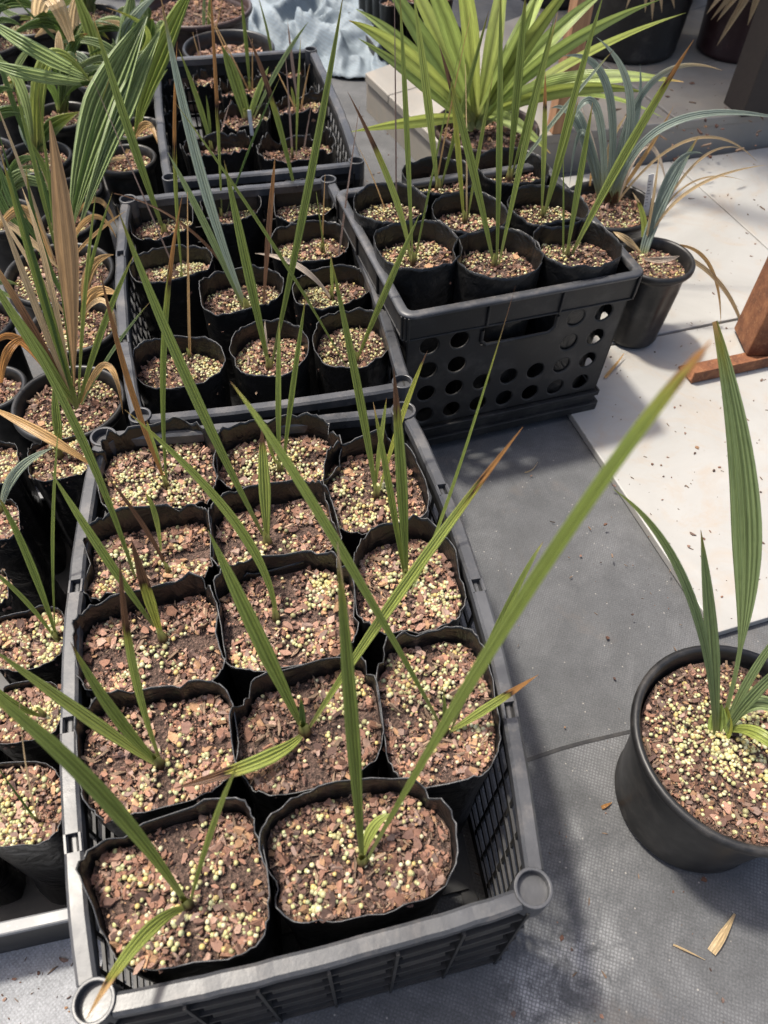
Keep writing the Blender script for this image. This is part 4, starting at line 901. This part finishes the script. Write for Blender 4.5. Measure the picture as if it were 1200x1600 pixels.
for k, (x_, y_, h_, lab) in enumerate(((-38, 500, 56, 'round pot with dull green straps behind the pot of ferny weeds'), (2, 335, 50, 'round pot of narrow dark blades left of the wide pot with the largest leaf'), (-30, 236, 50, 'round pot of drooping strap leaves outside the striped-leaf pot'), (122, 292, 36, 'small round pot wedged before the tall lettered pot'),
                         (96, 178, 46, 'round pot of arching glossy blades amid the thicket'), (112, 96, 40, 'round pot of upright glossy blades behind the thicket'), (-20, 66, 48, 'round pot of silver straps beside the bleached tan leaf'), (206, 152, 36, 'small round pot of upright blades next to the far crate'), (222, 100, 36, 'small round pot of yellowing blades beside the wide black bark pot'), (140, 20, 44, 'round pot of dark pleated blades in front of the tall shaded pot'))):
    root, loc, zs = rpot(lab, x_, y_, h_, .2, 700+k, npel=110, nchip=140)
    for j in range(10 if k != 3 else 3):
        a_ = xr.uniform(-1.15, 1.15); ln_ = xr.uniform(80, 150)*(1 if y_ > 120 else .8); cb = ('bg', 'dg', 'dg', 'dg', 'bg', 'bg', 'tan')[int(xr.integers(7))]
        tx_, ty_ = x_+ln_*math.sin(a_), y_-ln_*math.cos(a_)*xr.uniform(.5, 1)
        tx_ = min(tx_, 236)
        L((x_+xr.uniform(-6, 6), y_), (tx_, ty_), xr.uniform(12, 30), cb, 0, mid=(x_+ln_*.42*math.sin(a_*.7), y_-ln_*.62*math.cos(a_*.6)), shape=('broad', 'strap', 'blade')[int(xr.integers(3))], pleat=.13, dy=float(xr.normal(0, .05)))
THIN = {0: [((120, 640), (60, 150), 8, 'g'), ((118, 640), (-10, 180), 7, 'dg'), ((124, 640), (236, 470), 6, 'bg'), ((122, 640), (150, 300), 7, 'lg')],
        1: [((120, 505), (52, 230), 8, 'dg'), ((124, 504), (176, 300), 6, 'g'), ((112, 505), (-20, 300), 7, 'tan')], 2: [((95, 420), (20, 120), 8, 'g'), ((98, 420), (172, 120), 7, 'dg'), ((90, 420), (-10, 150), 6, 'tan'), ((100, 420), (196, 330), 6, 'dry')]}
for k, key in enumerate(('round pot beside the middle crate rim', 'round pot with curled dry leaves', 'wide round pot under the largest')):
    ro_ = next(o for o in COL.objects if o.get('label', '').startswith(key))
    for b_, t_, w_, c_ in THIN[k]: pleaf(ro_, tuple(ro_.location), .188, b_, t_, w_*1.3, c_, 0)
root, loc, zs = rpot('wide brown pot of plain bark beside the crumpled cloth', 305, 8, 90, .24, 622, name='bark_pot', mat_=M_POTB, npel=0, nchip=420, dep=.03, size=.014)
root, loc, zs = rpot('wide black pot of red bark behind the far crate', 357, 72, 72, .23, 623, name='bark_pot', npel=0, nchip=420, dep=.035, size=.012)
L((318, 60), (320, -20), 9, 'bg', 0); L((325, 62), (330, -20), 8, 'g', 0); L((332, 74), (350, -10), 4, 'dry', 0, shape='thin'); L((352, 80), (316, 12), 5, 'dry', 0, shape='thin')

# ================================================================== BLUE-LEAVED PLANTS RIGHT OF THE HOLED CRATE
c, r = ell(1026, 402, 58, .2)
root, loc, zs = potted('blue_agave', 'fluted pot on the tiles with a blue upright leaf and long straw-dry arching leaves', 'potted plant', c[:2], r/1.04, .2, .0175, M_POT, 631, npel=150, nchip=330, base=.72, flute=(9, .03, .13, .0018), size=.008)
L((1005, 398), (1092, 212), 26, 'blue', .04, mid=(1032, 322), shape='strap'); L((1002, 392), (988, 300), 13, 'lg', .2, mid=(1006, 345), tipc='tan', shape='strap'); L((1010, 392), (1098, 240), 14, 'blue', 0, mid=(1046, 270), shape='strap')
L((1008, 392), (1196, 258), 8, 'tan', 0, mid=(1072, 302)); L((1008, 388), (1158, 232), 6, 'tan', 0, mid=(1080, 262)); L((1010, 386), (1162, 282), 5, 'tan', 0, mid=(1070, 292))
L((1010, 384), (1170, 560), 10, 'tan', 0, mid=(1122, 440), dy=-.04, shape='strap'); L((1040, 384), (1126, 508), 8, 'dry', 0, mid=(1106, 410), dy=-.03); L((1002, 396), (958, 362), 16, 'tan', 0, tz=.225, mz=.22, mid=(980, 376))
L((1004, 404), (1062, 400), 14, 'pale', 0, mid=(1034, 406), tz=.21, mz=.215); L((1006, 392), (1030, 240), 7, 'tan', 0)
lb = MB(); p = at(1008, 340, zs); q_ = aty(1019, 272, p[1]); s3 = np.array([.007, .002, 0]); t3 = np.array([0, .0008, 0])
lb.prism([tuple(p-s3), tuple(p+s3), tuple(p+s3+t3), tuple(p-s3+t3)], [tuple(q_-s3), tuple(q_+s3*.6), tuple(q_+s3*.6+t3), tuple(q_-s3+t3)])
lo = lb.build('plant_label', M_TAG); tag(lo, 'white written label standing in the pot of the blue-leaved plant', 'label')
for i in range(9):
    t0 = .28+.07*i; m0 = p+(q_-p)*t0; ln = .35+.4*((i*37) % 10)/10
    kk = MB(); e = np.array([0, -.0004, 0]); hh = (q_-p)*.012
    kk.prism([tuple(m0-s3*.75+e), tuple(m0-s3*.75+s3*1.5*ln+e), tuple(m0-s3*.75+s3*1.5*ln+hh+e), tuple(m0-s3*.75+hh+e)], [tuple(m0-s3*.75+e*1.6), tuple(m0-s3*.75+s3*1.5*ln+e*1.6), tuple(m0-s3*.75+s3*1.5*ln+hh+e*1.6), tuple(m0-s3*.75+hh+e*1.6)])
    kk.build('written_line', M_INK, lo)
c, r = ell(953, 318, 72, .2)
root, loc, zs = potted('blue_agave', 'pot against the holed crate crowded with drooping blue straps and grey dead leaves', 'potted plant', c[:2], r/1.04, .2, .0175, M_POT, 632, npel=160, nchip=380, base=.74, size=.008)
for b_, t_, w_, c_, md, kw in (((948, 318), (932, 58), 19, 'blue', (986, 168), {}), ((956, 316), (1128, 110), 15, 'blue', (1008, 140), dict(tcol='tan')), ((948, 314), (878, 88), 17, 'blue', (950, 140), {}), ((962, 316), (1240, 190), 17, 'blue', (1046, 194), {}),
                     ((944, 316), (884, 210), 18, 'blue', (930, 166), {}), ((938, 316), (860, 170), 14, 'blue', (902, 196), {}), ((952, 316), (914, 252), 14, 'blue', (906, 180), {}), ((966, 314), (1184, 254), 6, 'tan', (1080, 218), {}), ((966, 312), (1042, 292), 11, 'pale', (1010, 228), {}),
                     ((948, 314), (985, 172), 10, 'tan', (950, 240), {}), ((960, 312), (1052, 166), 9, 'dry', (1012, 236), {}), ((944, 318), (908, 165), 10, 'pale', (930, 240), {}), ((940, 318), (890, 290), 10, 'blue', (912, 206), {}), ((958, 318), (985, 246), 12, 'dry', (966, 280), {}), ((946, 318), (1000, 100), 13, 'blue', (990, 210), {}), ((954, 318), (920, 320), 8, 'dry', (930, 262), {})):
    L(b_, t_, w_, c_, 0, mid=md, shape='strap', dy=float(LR.normal(0, .05)), **kw)
for k in range(5): leaf(root, loc, (at(950+k*3, 322, zs-.004), at(950+k*3, 312, zs+.01), at(946+k*5, 298, zs+.03)), .016, 'brown', 0, 'strap', twist=k*.6, name='stem')

# ================================================================== GREEN ROSETTE IN BROWN TUB
c = np.array([*at(760, 196, .26)[:2]]); yr = .108
root, loc, zs = potted('green_rosette', 'big brown tub with a rosette of broad lime-green sword leaves', 'potted plant', c, yr, .26, .1065, M_POTB, 641, npel=0, nchip=300, dep=.03, base=.82, size=.012)
wrap_text('OR', .040, c, yr-.010, math.radians(-96), .198, root, loc, M_PRINT, .1)
B0 = np.array([*at(744, 184, .262)[:2], .262])
rosette = [(545, 32, 640, 90), (556, 14, 650, 85), (582, -60, 660, 60), (606, -90, 680, 50), (640, -90, 700, 40), (668, -110, 712, 40), (700, -120, 730, 30), (735, -130, 745, 30), (770, -130, 760, 30), (800, -110, 775, 40), (838, -90, 790, 50), (872, -60, 810, 60), (915, -50, 830, 60),
           (955, -20, 850, 70), (1030, 0, 870, 80), (1072, 20, 900, 95), (1068, 128, 890, 128), (1036, 184, 890, 150), (548, 206, 650, 188), (560, 60, 650, 120), (700, -40, 716, 70), (790, -30, 772, 80), (840, -10, 796, 90), (650, -20, 690, 80), (745, -60, 745, 60), (930, 100, 840, 130), (860, 30, 800, 110), (618, 10, 675, 95), (860, 240, 800, 190), (720, 245, 712, 205), (1010, 145, 880, 140)]
for i, (tx, ty, mx, my) in enumerate(rosette):
    if i in (5, 7, 8, 10, 20, 24, 25): continue
    low = ty > 100; ang = math.atan2(ty-150, tx-745)
    Bp = B0 + np.array([.012*math.cos(ang), .012*math.sin(i*2.1), -.02*(i % 2)])
    dyy = (-.16, .12, .0, .22, -.08, .3)[i % 6]*(0.5 if low else 1)
    T = aty(tx, ty, c[1]+dyy-.05*low); Mi = aty(mx, my, c[1]+dyy*.45)
    leaf(root, loc, (Bp, Mi, T), .035*LR.uniform(.8, 1.1), ('lg', 'ye', 'ye')[i % 3], .03 if i % 4 == 0 else 0, 'sword', twist=LR.normal(0, .5), nu=5, pleat=.02, fold=.3, tipc='dry')

# ================================================================== THINGS FURTHER BACK
# timber post
c = at(874, 205, .106)[:2]; q = .021
pm = MB(); pm.box((c[0]-q, c[1]-q), (math.cos(.25), math.sin(.25)), (-math.sin(.25), math.cos(.25)), .1062, 1.75, .042, .042)
tag(pm.build('timber_post', M_WOOD, bevel=.002), 'slim brown timber post standing between rosette and blue-leaved plants', 'post')
# unseen lath roof on timber posts, added to throw dappled shade on the platform
sroof = empty('added_shade_roof', (1.2, 3.0, .106)); lsr = tuple(sroof.location); tag(sroof, 'unseen timber lath roof on brown posts, added to shade the raised platform', 'roof')
ru = np.array([math.cos(.27), math.sin(.27)]); rv = np.array([-ru[1], ru[0]]); R0 = np.array([-.24, 2.24])
for (a, b2) in ((1.75, .02), (3.0, .02), (.9, 1.62), (2.2, 1.62), (3.0, 1.62)):
    mb = MB(); mb.box(R0+ru*a+rv*b2, ru, rv, .1063 if b2 < 1 else .1063, 1.742, .05, .05); mb.build('roof_post', M_WOOD, sroof, lsr, bevel=.002)
for b2 in (.02, .84, 1.64):
    mb = MB(); mb.box(R0+rv*b2, ru, rv, 1.7425, 1.79, 3.1, .045); mb.build('beam', M_WOOD, sroof, lsr, bevel=.002)
rr_ = random.Random(4)
for i in range(34):
    wl = .066+.016*rr_.random(); mb = MB(); mb.box(R0+ru*(.02+i*.091+.01*rr_.random()), ru, rv, 1.7905, 1.803, wl, 1.72+.06*rr_.random()); mb.build('lath', M_WOOD, sroof, lsr)
# rusty steel stand on the tiles
p0 = at(1078, 598, .018)[:2]; p1 = at(1200, 572, .018)[:2]; du = (p1-p0)/np.linalg.norm(p1-p0); nn_ = np.array([-du[1], du[0]])
rroot = empty('steel_stand', (*p0, .0185)); lr_ = tuple(rroot.location); tag(rroot, 'rusty steel foot of a stand, leaning plate on a flat angle bar', 'stand')
mb = MB(); mb.box(p0, du, nn_, .0188, .0228, .42, .045); mb.box(p0-nn_*.0035, du, nn_, .0188, .045, .42, .004); mb.build('base_angle', M_RUST, rroot, lr_, bevel=.001)
pc = at(1166, 556, .0235)[:2]; pbk = at(1146, 513, .0235)[:2]; dv = pbk-pc; dl = np.linalg.norm(dv); dv /= dl; dw = np.array([dv[1], -dv[0]])
mb = MB(); mb.box(pc, dw, dv, .0232, 1.15, .10, dl)
mb.build('square_post', M_RUST, rroot, lr_, bevel=.003)
pk = at(1158, 184, .1065)[:2]; mb = MB(); mb.box(pk, (math.cos(.3), math.sin(.3)), (-math.sin(.3), math.cos(.3)), .1064, 1.5, .13, .09)
tag(mb.build('dark_post', M_DARKW, bevel=.003), 'dark square post on the platform edge beside the maroon printed tub', 'post')
# crumpled cloth
tc = at(478, 40, .02)[:2]; n1, n2 = 110, 90; v, f = [], []
for i in range(n1+1):
    for j in range(n2+1):
        u, w_ = i/n1*2-1, j/n2*2-1; a = math.atan2(w_, u); edge = 1+.16*nz(math.cos(a)*1.5+3, math.sin(a)*1.5)
        x = u*.31*edge; y = w_*.55*edge; rr_ = max(abs(u), abs(w_))
        X, Y = tc[0]+x, tc[1]+.18+y
        wx, wy = x+.06*nz(x*6, y*6, 3), y+.06*nz(x*6, y*6, 8); h = .03*(1-rr_**3) + .10*max(0, 1-3.2*abs(nz(wx*4.5+1, wy*3.2)))*(1-rr_**6) + .07*max(0, 1-3.4*abs(nz(wx*10+wy*4, wy*7-wx*5+5)))*(1-rr_**6) + .012*(1-2*abs(nz(wx*30, wy*24)))
        v.append((X+.02*nz(x*9, y*9+9), Y+.02*nz(x*9+7, y*9), max(.003, .006+.6*h)))
for i in range(n1):
    for j in range(n2): a = i*(n2+1)+j; f.append([a, a+n2+1, a+n2+2, a+1])
to = poly('crumpled_cloth', v, f, M_TARP, smooth=True); sm = to.modifiers.new('thickness', 'SOLIDIFY'); sm.thickness = .002
tag(to, 'crumpled pale blue-grey cloth lying on the ground behind the far crate', 'cloth')
# tray of little tube pots
uu = np.array([math.cos(.34), math.sin(.34)]); vv_ = np.array([-uu[1], uu[0]]); t0_ = at(592, 108, .002)[:2]
tr = empty('seedling_tray', (*(t0_+uu*.16+vv_*.17), .001)); ltr = tuple(tr.location); tag(tr, 'small black tray holding narrow tube pots beside the raised platform', 'tray')
for k, (a, d, Ln) in enumerate(((t0_, uu, .32), (t0_+uu*.32, vv_, .34), (t0_+uu*.32+vv_*.34, -uu, .32), (t0_+vv_*.34, -vv_, .34))):
    mb = MB(); mb.bar(a, a+d*Ln, .004, .0015+.0002*k, .052); mb.build('side_wall', M_CRATE, tr, ltr)
mb = MB(); mb.box(t0_, uu, vv_, .0012, .0032, .32, .34); mb.build('tray_floor', M_CRATE, tr, ltr)
for i in range(3):
    for j in range(4):
        cc = t0_+uu*(.05+.085*i)+vv_*(.05+.078*j); h = .165+.008*((i*3+j) % 3)
        o = empty('tube_pot', (*cc, .0034)); lo2 = tuple(o.location)
        row = ('against the platform', 'second from the platform', 'third from the platform', 'farthest from the platform')[j]; col_ = ('cloth side', 'middle', 'rosette side')[i]
        tag(o, f'narrow tube pot in the small tray, {row}, {col_}', 'pot', 'tube pots in the small tray')
        lathe('pot', [(.001, .0034), (.026, .0034), (.033, h), (.0345, h+.0005), (.034, h+.003), (.032, h+.002), (.031, h-.02)], (*cc, .0034), M_POT, o, lo2, n=24)
        rs = np.random.default_rng(700+i*4+j); substrate(o, lambda a, b2, cc=cc: (cc[0]+a*.031, cc[1]+b2*.031), h-.008, 50, 0, .01, rs, loc=lo2)
# large dark tubs on the platform with palms whose crowns rise out of view
def tub(label, c, r, zr, m, seed, group=None):
    return potted('potted_fan_palm', label, 'potted palm', c, r, zr, .1065, m, seed, npel=0, nchip=160, dep=.05, base=.8, size=.02, lip=.009)
def fan_palm(root, loc, c, z0, ztop, nf, rad, seed, cols, el=(0.15, .9)):
    rs = np.random.default_rng(seed)
    lathe('trunk', [(.035, z0-.02), (.03, z0+.2), (.034, z0+(ztop-z0)*.6), (.026, ztop)], (c[0], c[1], z0), M_TRUNK, root, loc, n=14)
    for i in range(nf):
        a = 2*math.pi*i/nf + rs.uniform(-.3, .3); e = rs.uniform(*el); Ls = rad*rs.uniform(.75, 1.1)
        d = np.array([math.cos(a)*math.cos(e), math.sin(a)*math.cos(e), math.sin(e)]); b_ = np.array([c[0], c[1], ztop-.05]); hub = b_ + d*Ls*.5
        leaf(root, loc, (b_, (b_+hub)/2+np.array([0, 0, .03]), hub), .012, 'dg', 0, 'thin', name='leaf_stalk', nt_=6, nu=3)
        side = np.cross(d, [0, 0, 1]); side /= np.linalg.norm(side)
        for k in range(9):
            ph = (k-4)/4*1.15; dd = d*math.cos(ph) + side*math.sin(ph); ln = Ls*.55*(1-.25*abs(ph))
            tip = hub+dd*ln - np.array([0, 0, .12*ln]); leaf(root, loc, (hub, hub+dd*ln*.55+np.array([0, 0, .02]), tip), .038, cols[int(rs.integers(len(cols)))], 0, 'blade', nt_=7, nu=3, name='leaf')
c1 = at(984, 92, .107)[:2]+np.array([0, .10])
root, loc, zs = tub('tall black tub on the platform under drooping tan palm fingers', c1, .185, .52, M_POT, 651)
fan_palm(root, loc, c1, .47, 1.25, 11, .75, 31, ['g', 'dg', 'lg'])
L2 = lambda B_, T_, Y, w_, c_='tan': leaf(root, loc, (aty(*B_, Y), (aty(*B_, Y)+aty(*T_, Y))/2+np.array([0, 0, .012]), aty(*T_, Y)), w_*depth(aty(*T_, Y))/FPX, c_, 0, 'blade', twist=LR.normal(0, .3), nt_=9)
for B_, T_ in (((1012, -70), (978, 14)), ((1016, -70), (1019, 32)), ((1020, -70), (1034, 20)), ((1024, -70), (1054, 14)), ((1006, -70), (960, -4)), ((1030, -70), (1066, 0)), ((1008, -60), (1008, 20))): L2(B_, T_, c1[1]-.24, 9)
c2 = at(1150, 92, .107)[:2]+np.array([.0, .06])
root, loc, zs = tub('maroon printed tub on the platform with hanging straw-coloured palm fingers', c2, .128, .44, M_POTM, 652)
fan_palm(root, loc, c2, .39, 1.1, 10, .7, 32, ['g', 'dg', 'tan'])
for B_, T_ in (((1196, -46), (1120, 72)), ((1198, -46), (1168, 40)), ((1202, -46), (1178, 94)), ((1192, -50), (1120, 34)), ((1186, -50), (1110, 32)), ((1180, -56), (1136, 14)), ((1204, -46), (1200, 60)), ((1176, -56), (1104, 22)), ((1210, -46), (1226, 50)), ((1190, -46), (1144, 30))): L2(B_, T_, c2[1]-.19, 11)
wrap_text('ACORE', .036, c2, .118, math.radians(-112), .285, root, loc, M_PRINTD, .06)
fr = MB()
for (a0, a1, z0_, z1_) in ((-.62, .62, .270, .272), (-.62, .62, .324, .326), (-.62, -.60, .270, .326), (.60, .62, .270, .326)):
    n = 12
    for i in range(n):
        x0 = math.radians(-112)+(a0+(a1-a0)*i/n); x1 = math.radians(-112)+(a0+(a1-a0)*(i+1)/n); ra = lambda z: .1145+.06*(z-.27)+.0045
        fr.prism([(c2[0]+ra(z0_)*math.cos(x0), c2[1]+ra(z0_)*math.sin(x0), z0_), (c2[0]+ra(z0_)*math.cos(x1), c2[1]+ra(z0_)*math.sin(x1), z0_), (c2[0]+(ra(z0_)+.0006)*math.cos(x1), c2[1]+(ra(z0_)+.0006)*math.sin(x1), z0_), (c2[0]+(ra(z0_)+.0006)*math.cos(x0), c2[1]+(ra(z0_)+.0006)*math.sin(x0), z0_)],
                 [(c2[0]+ra(z1_)*math.cos(x0), c2[1]+ra(z1_)*math.sin(x0), z1_), (c2[0]+ra(z1_)*math.cos(x1), c2[1]+ra(z1_)*math.sin(x1), z1_), (c2[0]+(ra(z1_)+.0006)*math.cos(x1), c2[1]+(ra(z1_)+.0006)*math.sin(x1), z1_), (c2[0]+(ra(z1_)+.0006)*math.cos(x0), c2[1]+(ra(z1_)+.0006)*math.sin(x0), z1_)])
fo = fr.build('printed_frame', M_PRINTD, root, loc); fo.parent = next(x for x in root.children if x.name.split('.')[0] == 'pot')
c4 = at(1070, 20, .107)[:2]+np.array([.0, .35])
for k, (cx_, rr_) in enumerate(((-.42, .15), (-.02, .17), (.38, .18), (.9, .2))):
    cc = c4+np.array([cx_, -.25+.16*k]); root, loc, zs = tub(('black tub farthest back behind the timber post', 'black tub behind the gap between tall and maroon tubs', 'black tub behind the maroon printed tub', 'black tub at the far end of the platform')[k], cc, rr_, .5, M_POT, 660+k)
    fan_palm(root, loc, cc, .45, 1.2, 9, .7, 40+k, ['g', 'dg', 'tan'])
c5 = at(160, -30, .002)[:2]
root, loc, zs = potted('potted_palm', 'tall black pot in the shade behind the pleated palms', 'potted palm', c5, .13, .36, .001, M_POT, 670, GL, npel=0, nchip=120, size=.02)

# ================================================================== LITTER
rs = np.random.default_rng(9)
def litter(name, region, n, size, z, seed):
    rs = np.random.default_rng(seed); P = []
    for _ in range(n):
        x, y = rs.uniform(*region[0]), rs.uniform(*region[1]); p = at(x, y, z); P.append((p[0], p[1], z+.0004))
    s = rs.gamma(1.4, size*.8/1.4, n).clip(size*.25, size*3); v, li, sz, c = chip_arrays(rs, np.array(P), s, .08, 5, .4)
    o = raw(name, v, li, sz, M_BARK, None, (0, 0, 0), False, col=c*np.array([.62, .6, .6])); tag(o, 'scattered bark crumbs and dry leaf bits on the ' + ('pale tiles' if z > .01 else 'grey cloth'), 'litter', kind='stuff')
litter('litter', ((930, 1200), (300, 980)), 260, .0045, .0175, 21)
litter('litter', ((720, 1200), (700, 1600)), 170, .004, .0045, 22)
litter('litter', ((0, 200), (1470, 1600)), 60, .004, .0088, 23)
litter('litter', ((560, 720), (150, 300)), 90, .006, .0005, 24)
litter('litter', ((900, 1200), (120, 260)), 120, .010, .1065, 25)
def shred(label, pts, w_, col, z):
    P = [at(x, y, z+h) for x, y, h in pts]; o = leaf(None, tuple(P[0]), P, w_, col, 0, 'thin', name='dry_shred'); tag(o, label, 'leaf litter')
shred('splintered piece of tan bark on the grey cloth near the big pot', ((1112, 1488, .002), (1130, 1460, .006), (1148, 1428, .002)), .014, 'tan', .0046)
shred('thin curled straw on the grey cloth below the big pot', ((1052, 1476, .002), (1078, 1488, .004), (1102, 1500, .002)), .003, 'tan', .0046)
shred('small orange bark sliver on the grey cloth beside the big pot', ((940, 1262, .002), (948, 1258, .005), (956, 1254, .002)), .006, 'orange', .0046)
shred('dry stalk lying on the tiles against the holed crate', ((945, 590, .003), (962, 570, .006), (975, 552, .012)), .008, 'dry', .018)
shred('short straw on the cloth before the holed crate', ((820, 738, .002), (832, 733, .004), (840, 722, .002)), .003, 'tan', .0006)
